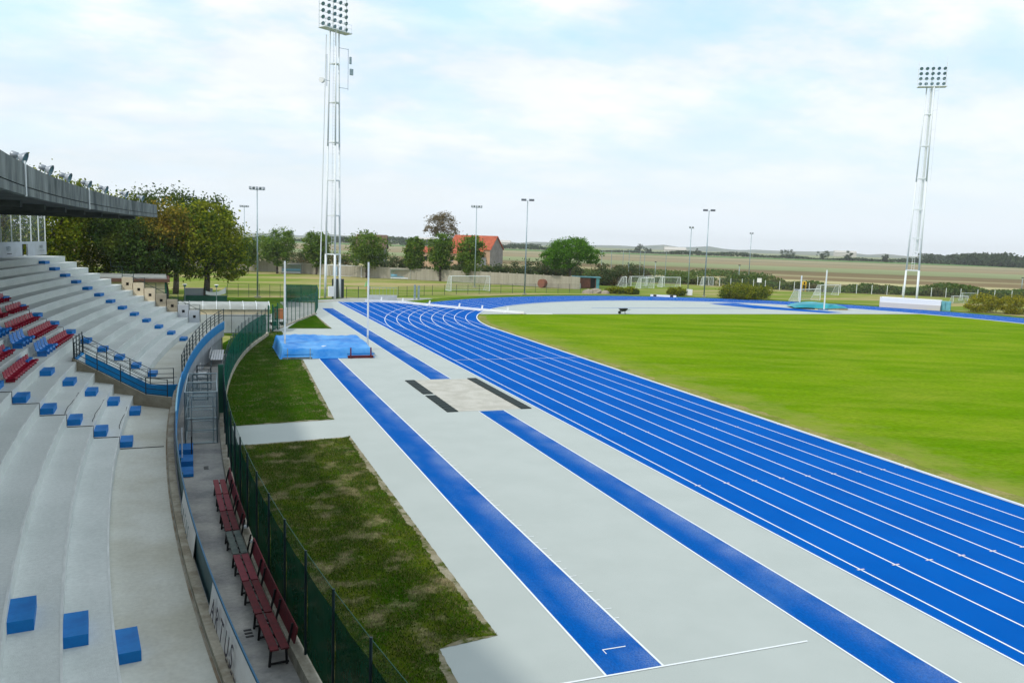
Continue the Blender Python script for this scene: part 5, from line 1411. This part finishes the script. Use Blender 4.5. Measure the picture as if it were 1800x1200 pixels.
g = MB(); g.cyl((0, 0, 0), (0, 0, 1.8), .03, n=6); g.build('stick', MT['orange'], o); g = MB(); g.add([(0, 0, 1.8), (.5, .02, .9), (-.25, .02, .85), (0.02, .04, 1.8), (.52, .05, .9), (-.23, .05, .85)], [(0, 1, 2), (5, 4, 3), (0, 3, 4, 1)]); g.build('cloth', mat('lime_cloth', (.25, .75, .35), .6), o)

# ================================================================== fences round the track and fields
tf = [(17.6, 111.9), (25.9, 114.5), (32.0, 118.5), (38.5, 121.5), (45.0, 124.4), (53.7, 126.1), (60.5, 127.0)]
fence('track_fence', 'low dark wire fence between the track bend and the practice pitch', tf[1:], 1.55, MT['net_wire'], 2.05, .03)
fence('track_fence', 'short dark wire fence right of the left tower foot', [(18.2, 111.9), (21.5, 112.6)], 1.6, MT['net_wire'], 1.6, .04)
fence('lawn_fence', 'thin wire fence on the lawn between the dugout and the practice pitch', [(2.9, 112.5), (9.5, 112.2), (13.5, 112.2)], 1.75, MT['net_wire'], 1.35, .025)
o = thing('grey_barrier', 'short galvanised crowd barrier at the end of the sprint chute', 'barrier', (22.5, 108.6, 0), -.05)
g = MB(); g.box(-1.9, 1.9, -.06, .06, .0, .7); g.build('wall', MT['greywhite'], o)
g = MB()
for x in np.linspace(-1.9, 1.9, 9): g.bar((x, 0, .7), (x, 0, 1.7), .03)
g.bar((-1.9, 0, 1.7), (1.9, 0, 1.7), .05); g.build('railing', MT['galv'], o)
o = thing('grey_pillar', 'pair of grey gate pillars between crowd barrier and wire fence', 'pillars', (27.6, 110.6, 0))
for k, x in enumerate((-.25, .3)):
    g = MB(); g.box(x - .12, x + .12, -.12, .12, 0, 2.0 - .1 * k); g.build('pillar_shaft', MT['galv'], o)
wp = [(104.1, 157.8), (108.0, 155.0), (113.3, 145.9), (121.0, 136.6), (127.0, 133.9), (135.4, 130.0), (144.0, 123.4), (152.0, 118.4), (165, 106), (190, 84)]
fence('field_fence', 'long fence of pale posts between the grass fields and the reeds', wp, 1.9, MT['net_wire'], 2.9, .06, MT['white_metal'], top=False)

# precast concrete wall ---------------------------------------------------------------
wl = thing('boundary_wall', 'pale precast concrete wall of stacked panels behind the practice pitch', 'wall')
wpts = [(-12, 187.2), (-3, 187.6), (5, 193.0), (16.7, 187.2), (23.1, 179.2), (31.0, 168.4), (43.6, 160.6), (54.0, 149.8), (62.7, 139.8), (65.3, 137.2)]
wpts = [(-12, 193.6), (5, 192.6), (16.7, 185.6), (30.5, 168.9), (43.6, 159.9), (54.0, 150.2), (65.3, 137.4)]
plk = MB(); plk.box(0.06, 1.94, -.03, .03, 0, .445); plk = plk.mesh('wall_panel', MT['wall_panel'])
pst = MB(); pst.box(-.08, .08, -.08, .08, 0, 2.45); pst = pst.mesh('wall_post', MT['wall_panel'])
cnt = 0; joined = MB()
for a, b in zip(wpts[:-1], wpts[1:]):
    a = Vector(a); b = Vector(b); L_ = (b - a).length; n_ = round(L_ / 2.0); ang = atan2((b - a).y, (b - a).x)
    for i in range(n_):
        q_ = a.lerp(b, i / n_); hh = 2.35 - (.25 if q_.x < 10 else 0)
        put('wall_post', pst, wl, (q_.x, q_.y, -.25 if q_.x < 10 else 0), ang)
        for k in range(5):
            if cnt < 290:
                o = put('wall_panel', plk, wl, (q_.x, q_.y, .005 + k * .455 + random.uniform(-.004, .004)), ang + random.uniform(-.004, .004)); o.scale = (L_ / n_ / 2, 1, 1); cnt += 1
            else:
                M_ = Matrix.Translation((q_.x, q_.y, .005 + k * .455)) @ Matrix.Rotation(ang + random.uniform(-.004, .004), 4, 'Z')
                joined.box(.06, L_ / n_ - .06, -.03, .03, 0, .445, M_)
if joined.v: joined.build('wall_panels', MT['wall_panel'], wl, kind='stuff')

for (x, y, rz, lab) in ((17.6, 181.0, -.55, 'glazed dugout with blue bench left of the left tower'), (37.4, 163.6, -.6, 'glazed dugout with blue bench between two pollard trees')):
    t_ = thing('dugout', lab, 'dugout', (x, y, 0), rz + .35, 'glazed dugouts against the wall')
    g = MB(); vs = []
    for i in range(6):
        th = pi / 2 * i / 5; yy = 1.0 - 1.3 * sin(th) * 1.0; z = 1.5 + .55 * sin(pi / 2 * (1 - abs(1 - i / 2.5) * .6))
    prof = [(1.0, 0), (1.05, 1.2), (.8, 1.75), (.2, 2.0), (-.5, 1.95)]
    for (yy, z) in prof: vs += [(-2, yy, z), (2, yy, z)]
    g.add(vs, [(2 * i, 2 * i + 1, 2 * i + 3, 2 * i + 2) for i in range(4)]); g.build('canopy', mat('green_tinted_plastic', (.28, .38, .33), .3, alpha=.8), t_)
    g = MB(); g.box(-1.9, 1.9, .2, .6, .42, .5); g.box(-1.9, 1.9, .7, .75, .6, .95); g.build('seat', MT['blue_light'], t_)
    g = MB(); g.box(-1.95, 1.95, -.1, .0, .1, .35); g.build('front_board', MT['white'], t_)
    for s_ in (-2, 2):
        g = MB(); g.bar((s_, 1.0, 0), (s_, 1.05, 1.2), .06); g.bar((s_, 1.05, 1.2), (s_, .2, 2.0), .06); g.bar((s_, -.5, 1.95), (s_, -.4, 0), .05); g.build('frame', MT['galv'], t_)
o = thing('blue_door', 'pale blue metal door in the concrete wall behind the left tower', 'door', (25.9, 174.0, 0), -.88)
g = MB(); g.box(-.6, .6, -.06, .02, 0, 2.0); g.build('leaf', mat('pale_blue_door', (.30, .42, .55), .6), o); g = MB(); g.box(.4, .45, -.1, -.06, .9, 1.05); g.build('handle', MT['black'], o)

# ================================================================== buildings
def gable_house(name, lab, x, y, rz, w_, d_, he, hr, wm, gm, rm_, parts=True, ov=.4, cat='house', nwin=0):
    t_ = thing(name, lab, cat, (x, y, 0), rz)
    a, b = w_ / 2, d_ / 2
    g = MB(); g.box(-a, a, -b, b, 0, he); g.build('wall', wm, t_)
    g = MB()
    for s_ in (-1, 1):
        g = MB(); g.add([(s_ * a, -b, he), (s_ * a, b, he), (s_ * a, 0, hr), (s_ * (a - .25), -b, he), (s_ * (a - .25), b, he), (s_ * (a - .25), 0, hr)], [(0, 1, 2), (3, 5, 4), (0, 3, 4, 1), (0, 2, 5, 3), (1, 4, 5, 2)])
        g.build('gable', gm, t_)
    for s_ in (-1, 1):
        k = (hr - he) / b; e_ = he - k * ov
        g = MB(); g.add([(-a - ov, s_ * (b + ov), e_), (a + ov, s_ * (b + ov), e_), (a + ov, 0, hr + .02), (-a - ov, 0, hr + .02), (-a - ov, s_ * (b + ov), e_ + .16), (a + ov, s_ * (b + ov), e_ + .16), (a + ov, 0, hr + .2), (-a - ov, 0, hr + .2)],
                        [(0, 1, 2, 3), (4, 7, 6, 5), (0, 4, 5, 1), (1, 5, 6, 2), (3, 2, 6, 7), (0, 3, 7, 4)]); g.build('roof', rm_, t_)
    for i in range(nwin):
        xx = -a + (i + .5) * w_ / nwin
        g = MB(); g.box(xx - .45, xx + .45, -b - .04, -b + .05, he * .45, he * .45 + 1.2); wn = g.build('window', MT['dark'], t_)
        g = MB(); g.box(xx - .52, xx + .52, -b - .07, -b - .045, he * .45 - .1, he * .45 - .02); g.build('sill', MT['white'], wn)
    return t_
hs_rz = -.70
H1 = gable_house('farm_house', 'old farmhouse with a terracotta roof and bare grey gable behind the wall', 79.3, 243, hs_rz, 13.5, 11, 5.8, 9.6, MT['house_wall'], MT['house_grey'], MT['roof_tile'], nwin=3)
g = MB(); g.box(6.76, 6.85, -5.5, 5.5, 0, 5.79); g.build('gable_wall', MT['house_grey'], H1)
# lean-to porch with columns
g = MB(); g.add([(-4.5, -5.95, 5.3), (5.0, -5.95, 5.3), (5.0, -10.2, 3.3), (-4.5, -10.2, 3.3), (-4.5, -5.95, 5.45), (5.0, -5.95, 5.45), (5.0, -10.2, 3.45), (-4.5, -10.2, 3.45)], [(3, 2, 1, 0), (4, 5, 6, 7), (3, 7, 6, 2), (2, 6, 5, 1), (0, 4, 7, 3)]); g.build('porch_roof', mat('bright_terracotta', (.55, .13, .05), .8, (.42, .10, .04), 1.0, 5, fine=.15, fscale=4), H1)
for x in (-4.1, .2, 4.5):
    g = MB(); g.box(x - .28, x + .28, -10.1, -9.55, 0, 3.3); g.build('column', mat('pale_column', (.6, .56, .48), .8) if x == -4.1 else bpy.data.materials['pale_column'], H1)
g = MB(); g.box(-2.3, 5.6, -5.7, -5.52, .3, 3.2); g.build('porch_wall', MT['greywhite'], H1)
H2 = gable_house('farm_house', 'peach coloured low house half hidden behind the pollard trees', 64.5, 240, -.25, 15, 9, 4.4, 5.8, MT['house_wall'], MT['house_wall'], MT['roof_tile'], nwin=4)
H3 = gable_house('barn', 'dark old barn roof behind the pollard trees left of the farmhouse', 50.5, 262, -.3, 9, 8, 5.0, 8.8, MT['conc_dark'], MT['conc_dark'], mat('old_brown_tiles', (.13, .085, .06), .9), cat='barn')
# shed under the pine
sd_ = thing('shed', 'teal and brick shed with flat roof under the umbrella pine', 'shed', (68.4, 141.6, 0), -.35)
g = MB(); g.box(-2.6, 2.6, -.2, 2.2, 0, 2.0); g.build('wall', MT['brick'], sd_)
g = MB(); g.box(-2.9, 2.9, -.5, 2.5, 2.0, 2.15); g.build('roof', MT['teal_paint'], sd_)
for x0, x1, mm_ in ((-2.6, -1.9, MT['teal_paint']), (-1.85, -1.2, MT['dark']), (.9, 1.8, MT['dark']), (2.0, 2.6, MT['teal_paint'])):
    g = MB(); g.box(x0, x1, -.26, -.2, .05, 1.9); g.build('door_panel', mm_, sd_)
g = MB(); g.box(-1.7, -1.0, -.9, -.4, 0, .9); g.build('crate', MT['white'], sd_)
o = thing('round_bale', 'rusty round drum leaning by the wall left of the umbrella pine', 'drum', (59.3, 141.2, 0), .6)
g = MB(); g.cyl((-.5, 0, .8), (.5, 0, .8), .8, n=16); g.build('drum_body', mat('rusty_drum', (.22, .09, .06), .9), o); g = MB(); g.cyl((.5, 0, .8), (.54, 0, .8), .5, n=14); g.build('drum_end', MT['black'], o)
# rubble
for k, (x, y, sz) in enumerate(((61.8, 126.9, .75), (63.3, 127.0, .9), (64.8, 126.3, .6))):
    vs = []; fs = []; n_ = 10; r_ = random.Random(k)
    for i in range(5):
        th = pi / 2 * i / 4
        for j in range(n_): rr2 = sz * cos(th) * (1 + r_.uniform(-.2, .2)); vs.append((rr2 * cos(2 * pi * j / n_) * 1.4, rr2 * sin(2 * pi * j / n_), sz * .95 * sin(th) * (1 + r_.uniform(-.1, .1))))
    for i in range(4):
        for j in range(n_): fs.append((i * n_ + j, i * n_ + (j + 1) % n_, (i + 1) * n_ + (j + 1) % n_, (i + 1) * n_ + j))
    o = MB().add(vs, fs).build('rubble_heap', MT['rock'], None, loc=(x, y, -.02)); tag(o, ['left', 'middle', 'right'][k] + ' pale rubble heap between the shed and the clipped bushes', 'rubble', 'rubble heaps behind the bend')
# low building behind the stand
lb = thing('changing_building', 'low cream building with flat brown eaves behind the far end of the stand', 'building', (-9.2, 92.5, 0), .05)
g = MB(); g.box(-9, 5.4, 0, 7, 0, 3.0); g.build('wall', MT['cream'], lb)
g = MB(); g.box(-9.5, 5.9, -.8, 7.5, 3.01, 3.35); g.build('eaves', mat('brown_eaves', (.12, .06, .045), .8), lb)
g = MB(); g.box(-9.2, 5.6, -.4, 7.2, 3.351, 3.5); g.build('roof', MT['poly'], lb)
for i in range(6):
    g = MB(); g.box(-8.2 + i * 2.3, -7.4 + i * 2.3, -.05, .04, 1.3, 2.3); g.build('window', MT['dark'], lb)
g = MB(); g.bar((5.5, -.5, 0), (5.5, -.5, 3.0), .12); g.build('downpipe', MT['green_tarp'], lb)
# far white farm buildings on the plain
for k, (x, y, w_, h, lab) in enumerate(((545, 880, 26, 4.5, 'low white farm building on the plain right of the pine'), (330, 1010, 30, 5, 'pale distant farm building left of the pine'), (300, 1150, 26, 6, 'pale distant house on the far plain behind the lamp pole'), (250, 1220, 22, 6, 'pale distant house on the far plain above the farmhouse roof'),
                                     (390, 1080, 24, 6, 'distant farmhouse on the plain just left of the pine crown'), (1150, 1250, 40, 8, 'cream distant farm buildings under the pale ridge'))):
    gable_house('distant_house', lab, x, y, -.45, w_, 10, h, h + 3, MT['pale_far'], MT['pale_far'], MT['pale_far'])

# ================================================================== vegetation
def leaf_cloud(blobs, n, size, seed, clump=0.16, flat=0.0):
    r_ = np.random.default_rng(seed)
    P_ = []
    wts = np.array([b[3] * b[4] * b[5] for b in blobs]) ** .75; wts /= wts.sum()
    for b, w_ in zip(blobs, wts):
        k = int(n * w_); nc = max(8, int(k / 55))
        d_ = r_.normal(size=(nc, 3)); d_ /= np.linalg.norm(d_, axis=1)[:, None]
        rad = r_.uniform(.40, 1.0, nc) ** .55 * np.where(r_.random(nc) < .22, 1.14, 1.0)
        c = d_ * rad[:, None] * np.array(b[3:6]) + np.array(b[0:3])
        cr_s = (np.mean(b[3:6]) * clump) * r_.uniform(.7, 1.5, nc)
        idx = r_.integers(0, nc, k)
        p_ = c[idx] + r_.normal(size=(k, 3)) * cr_s[idx][:, None] * np.array([1, 1, .75])
        P_.append(p_)
    P_ = np.concatenate(P_); m_ = len(P_)
    nr = r_.normal(size=(m_, 3)); nr[:, 2] = np.abs(nr[:, 2]) + flat; nr /= np.linalg.norm(nr, axis=1)[:, None]
    t_ = np.cross(nr, r_.normal(size=(m_, 3))); t_ /= np.linalg.norm(t_, axis=1)[:, None]; b_ = np.cross(nr, t_)
    s_ = size * r_.uniform(.6, 1.4, m_)[:, None]
    v = np.stack([P_ - t_ * s_ * .5, P_ - b_ * s_ * .32, P_ + t_ * s_ * .5, P_ + b_ * s_ * .32], 1).reshape(-1, 3)
    return v, np.arange(4 * m_).reshape(-1, 4)

def tree(name, lab, cat, x, y, blobs, n, size, m_, trunk_h, trunk_r, seed, group=None, limbs=5, clump=.16, lean=0.0, z0=0.0):
    t_ = thing(name, lab, cat, (x, y, z0), 0, group)
    v, f = leaf_cloud(blobs, n, size, seed, clump)
    npmesh('crown', v, f, m_, t_)
    if trunk_r > 0:
        r_ = random.Random(seed); g = MB()
        p0 = Vector((0, 0, -.1)); segs = 4; prev = p0
        top = Vector((lean, 0, trunk_h))
        for i in range(1, segs + 1):
            q_ = p0.lerp(top, i / segs) + Vector((r_.uniform(-.08, .08), r_.uniform(-.08, .08), 0)) * trunk_h * .2
            g.cyl(prev, q_, trunk_r * (1 - .45 * (i - 1) / segs), trunk_r * (1 - .45 * i / segs), n=8); prev = q_
        for k in range(limbs):
            b = blobs[k % len(blobs)]
            tgt = Vector((b[0] + r_.uniform(-.5, .5) * b[3], b[1] + r_.uniform(-.5, .5) * b[4], b[2] + r_.uniform(-.2, .5) * b[5]))
            st0 = p0.lerp(prev, r_.uniform(.75, 1.0)); mid = st0.lerp(tgt, .5) + Vector((0, 0, -.3))
            g.cyl(st0, mid, trunk_r * .42, trunk_r * .28, n=6); g.cyl(mid, tgt, trunk_r * .28, trunk_r * .08, n=6)
        g.build('trunk', MT['bark'], t_, smooth=True)
    return t_

# big trees behind the stand end
tree('broadleaf_tree', 'big dark broadleaf tree with turning top, nearest the dugout', 'tree', .4, 103.6,
     [(-.2, 0, 7.4, 3.6, 3.4, 3.2), (2.0, .5, 6.4, 2.6, 2.4, 2.6), (-2.6, 0, 8.0, 2.6, 2.6, 2.9), (.5, 0, 9.8, 2.3, 2.3, 2.0), (2.5, 0, 4.3, 1.7, 1.6, 1.6), (-1.6, 0, 4.4, 2.2, 1.8, 1.8)], 26000, .30, LEAF_MIX, 5.5, .42, 21, clump=.17)
tree('yellow_tree', 'yellow autumn tree in front of the dark crowns behind the stand', 'tree', -4.0, 101.5,
     [(-.3, 0, 9.2, 2.2, 2.0, 2.4), (-.9, 0, 6.5, 1.5, 1.4, 2.4), (-1.2, 0, 3.7, 1.3, 1.2, 1.6), (1.2, .2, 8.6, 1.8, 1.5, 2.0)], 9000, .28, LEAF_YEL, 6, .22, 22, clump=.2)
tree('broadleaf_tree', 'dark green broadleaf tree standing behind the turning tree', 'tree', -3.5, 118,
     [(-1, 0, 10.4, 5.0, 4.0, 3.4), (4.0, 0, 10.4, 3.0, 3.0, 2.8), (-5.5, 0, 8.0, 4, 3, 4)], 15000, .34, LEAF_DARK, 7, .4, 23)
tree('broadleaf_tree', 'yellow green tree above the roof end, right of the roof lights', 'tree', -10.5, 106,
     [(0, 0, 8.0, 4.0, 3.5, 4.2), (-2.6, 0, 10.2, 3.0, 3.0, 2.6), (3.0, 0, 5.2, 2.6, 2.2, 2.8), (-1.5, 0, 4.0, 3.0, 2.0, 2.2)], 20000, .30, LEAF_MIX, 6.5, .4, 24)
tree('broadleaf_tree', 'dark tree directly behind the low cream building', 'tree', -7.0, 101,
     [(0, 0, 6.0, 3.2, 2.6, 3.0), (2.4, 0, 4.4, 2.0, 2.0, 2.2), (-2, 0, 7.6, 2.6, 2.4, 2.4)], 14000, .30, LEAF_DARK, 5, .35, 25)
tree('broadleaf_tree', 'tall yellow topped tree behind the middle of the roof', 'tree', -16.5, 101,
     [(0, 0, 8.8, 4.5, 4.0, 4.2), (-2.5, 0, 12.2, 3.2, 3.0, 2.8), (3.0, 0, 11.4, 2.8, 2.6, 2.4), (0, 0, 4.5, 4.0, 3.0, 2.5)], 22000, .30, LEAF_MIX, 7, .45, 26)
tree('broadleaf_tree', 'tall dark tree left of the yellow topped tree behind the roof', 'tree', -23.5, 100,
     [(0, 0, 9.0, 4.5, 4.0, 4.2), (2.5, 0, 13.6, 2.6, 3.0, 2.2), (-2.0, 0, 12.5, 3.0, 2.6, 2.8), (0, 0, 4.5, 4.0, 3.0, 2.5)], 18000, .32, LEAF_DARK, 7, .45, 27)
tree('broadleaf_tree', 'dark tree seen through the gallery glass', 'tree', -32, 108,
     [(0, 0, 6.5, 5.5, 4.0, 3.6), (4, 0, 8.0, 3.5, 3, 2.4)], 14000, .34, LEAF_DARK, 6, .45, 28)
tree('broadleaf_tree', 'second dark tree seen through the gallery glass at the left edge', 'tree', -41, 108,
     [(0, 0, 6.0, 5.5, 4.0, 3.6), (-4, 0, 6.0, 3.5, 3, 3.4)], 12000, .36, LEAF_DARK, 6, .45, 29)

# pollards along the wall
for k, (x, y, h, rw, rb, lab, m_) in enumerate((
        (14.6, 179.6, 9.5, 3.6, 0, 'dense round pollard just left of the first dugout', LEAF_POLLARD),
        (9.0, 186, 7.4, 2.6, 0, 'lighter pollard left of the dense round pollard', LEAF_POLLARD),
        (22.6, 178.4, 9.6, 2.7, 0, 'narrow pollard just left of the left tower', LEAF_POLLARD),
        (31.3, 167.6, 9.4, 3.9, 1, 'widest pollard with a very round crown right of the left tower', LEAF_POLLARD),
        (40.1, 162.9, 8.6, 1.9, 0, 'smallest pollard right of the second dugout', LEAF_POLLARD),
        (44.5, 159.0, 9.7, 2.4, 0, 'tall pollard between the smallest pollard and the last one', LEAF_POLLARD),
        (49.4, 155.0, 9.5, 2.5, 0, 'last pollard of the row in front of the farmhouse roof', LEAF_POLLARD))):
    bl = [(0, 0, h * .72, rw, rw * .9, h * .25), (.2 * rw, 0, h * .52, rw * .85, rw * .8, h * .22), (-.25 * rw, 0, h * .50, rw * .8, rw * .8, h * .2), (0, 0, h * .33, rw * .62, rw * .6, h * .15), (rw * .3, 0, h * .84, rw * .5, rw * .5, h * .13)]
    tree('pollard_tree', lab, 'tree', x, y, bl, 9000, .34, m_, h * .5, .26, 40 + k, 'pollard trees along the concrete wall', 4, clump=.15)
tree('autumn_tree', 'tall thin browning tree behind the farmhouse', 'tree', 73.5, 262, [(-1.6, 0, 13.0, 2.8, 2.6, 3.6), (1.8, 0, 13.8, 2.9, 2.6, 4.0), (3.6, 0, 10.4, 1.6, 2.0, 4.0), (-3.6, 0, 11.2, 2.4, 2.0, 1.8)], 5500, .42, LEAF_AUT, 10, .35, 60, clump=.2)
# umbrella pine
tree('umbrella_pine', 'wide bright green umbrella pine beside the end of the wall', 'tree', 64.9, 141.2,
     [(0, 0, 7.2, 4.6, 3.6, 1.8), (-2.6, 0, 6.2, 2.9, 2.6, 1.4), (3.0, 0, 6.4, 3.0, 2.6, 1.3), (.6, 0, 8.2, 2.8, 2.6, 1.2), (-1.2, 0, 4.7, 2.6, 2.0, 1.0), (4.4, 0, 5.4, 1.5, 1.4, .9), (-4.2, 0, 5.5, 1.8, 1.8, 1.2), (-3.4, 0, 4.6, 1.8, 1.6, .9)], 20000, .26, LEAF_PINE, 4.2, .34, 61, clump=.13)
# shrubs behind the wall
sh_l = [(12, 201, 3.2, 4, 'shrub clump behind the wall left of the first dugout'), (20, 197, 4.2, 4, 'shrub behind the wall between first pollards'), (28, 186, 4.4, 4.5, 'dark red shrub behind the wall beside the tower'),
        (37.5, 176, 4.6, 4.2, 'dark shrub behind the wall right of the widest pollard'), (42, 172.5, 4.8, 3.2, 'reddish shrub behind the wall left of the smallest pollard'), (50, 166.5, 3.6, 3.5, 'shrub behind the wall under the tall pollards'),
        (57, 160, 3.4, 3.5, 'shrub behind the wall below the porch'), (63, 156.5, 5.0, 3.8, 'olive bushy shrub behind the wall right of the farmhouse'), (67.5, 155, 4.6, 3.6, 'dark shrub behind the wall left of the umbrella pine'),
        (78, 152, 4.4, 3.6, 'dark bush behind the shed under the pine'), (84, 158, 3.4, 3.4, 'bush among the left ball net poles'), (97, 176, 3.8, 4.5, 'bush behind the ball net posts'), (73, 160, 4.4, 3.6, 'pale shrub seen right of the pine trunk')]
for k, (x, y, h, r_, lab) in enumerate(sh_l):
    tree('shrub', lab, 'shrub', x, y, [(0, 0, h * .45, r_, r_ * .8, h * .5), (r_ * .5, 0, h * .35, r_ * .7, r_ * .7, h * .4), (-r_ * .6, 0, h * .35, r_ * .6, r_ * .6, h * .38)], 3800, .36, LEAF_SHRUB, h * .4, .1, 80 + k, 'shrubs behind the wall', 2)
# clipped bushes beyond the track
for k, (x, y, w_, h, lab) in enumerate(((67.0, 126.6, 1.6, 1.15, 'left half of the low clipped yellow green bush pair'), (69.6, 126.0, 1.5, 1.05, 'right half of the low clipped yellow green bush pair'), (76.8, 122.6, 1.75, 1.5, 'small round clipped bush left of the white notice box'),
                                       (86.2, 116.4, 4.4, 2.5, 'biggest round clipped bush beyond the bend'), (111.9, 91.9, 2.7, 3.1, 'left yellow bush at the right edge of the frame'), (115.2, 89.2, 2.8, 2.8, 'right yellow bush at the right edge of the frame'), (118.6, 87.0, 2.8, 2.8, 'yellow bush cut by the right edge of the frame'))):
    tree('clipped_bush', lab, 'bush', x, y, [(0, 0, h * .48, w_, w_ * .8, h * .50), (w_ * .45, 0, h * .42, w_ * .6, w_ * .6, h * .42), (-w_ * .45, 0, h * .42, w_ * .6, w_ * .6, h * .42)], 5500 if w_ < 4 else 12000, .19 if w_ < 4 else .22, LEAF_BUSHY if x > 110 else LEAF_BUSH, h * .3, .06, 100 + k, 'clipped bushes beyond the track', 2, clump=.12)
# scattered trees on the plain
far_l = [(433, 770, 10, 8, 'lone round tree on the plain right of the pine'), (500, 760, 6.5, 6, 'smaller tree right of the white farm building'), (455, 790, 6, 6, 'low tree left of the white farm building'),
         (560, 690, 10, 11, 'broad far tree left of the twin panel pole'), (588, 670, 11, 9, 'tall far tree right of the twin panel pole'), (612, 660, 9, 6, 'slim far tree second right of the twin panel pole'),
         (640, 640, 8, 5, 'slim far tree between two slim poles'), (660, 620, 5, 4, 'small far tree left of the slim pole'), (668, 612, 8, 7, 'far tree just right of the slim pole'), (690, 600, 4, 5, 'low far bush right of the slim pole'),
         (930, 760, 8, 6, 'single far tree on the pale plain'), (1060, 770, 7, 7, 'tiny far tree near the dark wood'), (1085, 745, 6, 6, 'tiny far tree next to the dark wood')]
for k, (x, y, h, r_, lab) in enumerate(far_l):
    tree('distant_tree', lab, 'tree', x, y, [(0, 0, h * .6, r_ * .6, r_ * .6, h * .42), (r_ * .3, 0, h * .45, r_ * .45, r_ * .5, h * .35), (-r_ * .3, 0, h * .4, r_ * .4, r_ * .4, h * .3)], 900, .9, LEAF_FAR, h * .4, .3, 130 + k, 'far trees on the plain', 0)

def band(name, path, hfun, n, size, m_, seed, width, z0=0):
    """uncountable vegetation along a path"""
    r_ = np.random.default_rng(seed)
    path = [np.array(p_, float) for p_ in path]; seg = np.array([np.linalg.norm(b - a) for a, b in zip(path[:-1], path[1:])]); cum = np.concatenate([[0], np.cumsum(seg)])
    u = r_.uniform(0, cum[-1], n); i = np.clip(np.searchsorted(cum, u) - 1, 0, len(seg) - 1); f_ = (u - cum[i]) / seg[i]
    A = np.array(path); p_ = A[i] * (1 - f_)[:, None] + A[i + 1] * f_[:, None]; dd = A[i + 1] - A[i]; dd /= np.linalg.norm(dd, axis=1)[:, None]; nn_ = np.stack([-dd[:, 1], dd[:, 0]], 1)
    off = r_.uniform(0, 1, n) * width; p_ = p_ + nn_ * off[:, None]
    hmax = hfun(u, off); z = z0 + hmax * r_.uniform(0, 1, n) ** .7
    P_ = np.stack([p_[:, 0], p_[:, 1], z], 1)
    nr = r_.normal(size=(n, 3)); nr /= np.linalg.norm(nr, axis=1)[:, None]; t_ = np.cross(nr, r_.normal(size=(n, 3))); t_ /= np.linalg.norm(t_, axis=1)[:, None]; b_ = np.cross(nr, t_)
    s_ = size * r_.uniform(.6, 1.4, n)[:, None]
    v = np.stack([P_ - t_ * s_ * .5, P_ - b_ * s_ * .35, P_ + t_ * s_ * .5, P_ + b_ * s_ * .35], 1).reshape(-1, 3)
    return npmesh(name, v, np.arange(4 * n).reshape(-1, 4), m_, kind='stuff')
# reeds behind the field fence
band('reed_bed', [(195, 86), (165, 109), (152, 121), (144, 126), (135.4, 132.4), (127, 136.4), (121, 139.2), (114, 148), (109, 158), (104, 161), (92, 172), (80, 178)], lambda u, o: 1.5 + .6 * np.sin(u * .13) + .5 * np.sin(u * .41 + 1), 52000, .5, LEAF_REED, 5, -13)
band('far_hedgerow', [(1350, 560), (900, 560), (690, 600), (620, 655), (540, 720), (430, 800), (330, 830), (200, 880)], lambda u, o: 2.6 + 1.2 * np.sin(u * .03) + 1.0 * np.sin(u * .11), 16000, 2.4, LEAF_FAR, 6, -25)
band('far_wood', [(1100, 200), (760, 390), (700, 480), (720, 560), (740, 610)], lambda u, o: 8.5 + 2.2 * np.sin(u * .045) + 1.6 * np.sin(u * .16 + 2) + 1.2 * np.sin(u * .37), 34000, 2.4, LEAF_FAR, 7, 40)
band('far_wood', [(1100, 740), (1000, 780), (880, 830)], lambda u, o: 8 + 3 * np.sin(u * .03), 6000, 3.0, LEAF_FAR, 8, 40)
band('far_scrub', [(60, 200), (95, 195), (170, 215)], lambda u, o: 1.0 + .5 * np.sin(u * .2), 6000, .7, LEAF_REED, 9, 20)
band('far_wood', [(-150, 900), (60, 930), (250, 950), (420, 1000)], lambda u, o: 5 + 2.5 * np.sin(u * .021) + 1.5 * np.sin(u * .09), 11000, 3.0, LEAF_FAR, 10, 60)

# pale ridge at the horizon
def ridge(name, pts, base_r, hs, m_, seed):
    r_ = random.Random(seed); g = MB(); vs = []; fs = []
    n_ = len(hs)
    for i, (az, h) in enumerate(hs):
        a = radians(az)
        for (rr, z) in ((base_r * .82, -.1), (base_r * .93, h * .5), (base_r, h), (base_r * 1.12, h * .4), (base_r * 1.2, -.1)):
            vs.append((rr * sin(a), rr * cos(a), z * (1 + .05 * r_.random())))
    for i in range(n_ - 1):
        for j in range(4): fs.append((i * 5 + j, (i + 1) * 5 + j, (i + 1) * 5 + j + 1, i * 5 + j + 1))
    g.add(vs, fs); o = g.build(name, m_, None, smooth=True, kind='structure'); return o
hs = []
for i in range(0, 141):
    az = -30 + i
    h = 6.5 + 1.5 * sin(az * .23) + 2 * sin(az * .61 + 1) + 1.8 * sin(az * 1.7) + 1.5 * sin(az * 4.1)
    hs.append((az, h))
ridge('hills', None, 2300, hs, MT['hill'], 3)

# ------------------------------------------------------------------ hazy air over the plain
hm = bpy.data.materials.new('hazy_air'); hm.use_nodes = True
t = hm.node_tree; t.nodes.clear()
o_ = t.nodes.new('ShaderNodeOutputMaterial'); pv_ = t.nodes.new('ShaderNodeVolumePrincipled')
pv_.inputs['Color'].default_value = (0.97, 0.985, 1.0, 1); pv_.inputs['Density'].default_value = 0.00014; pv_.inputs['Anisotropy'].default_value = 0.0
t.links.new(pv_.outputs[0], o_.inputs['Volume'])
g = MB(); g.box(-3000, 3100, -1700, 3100, -1.2, 48.0)
g.build('haze', hm, None, kind='stuff')
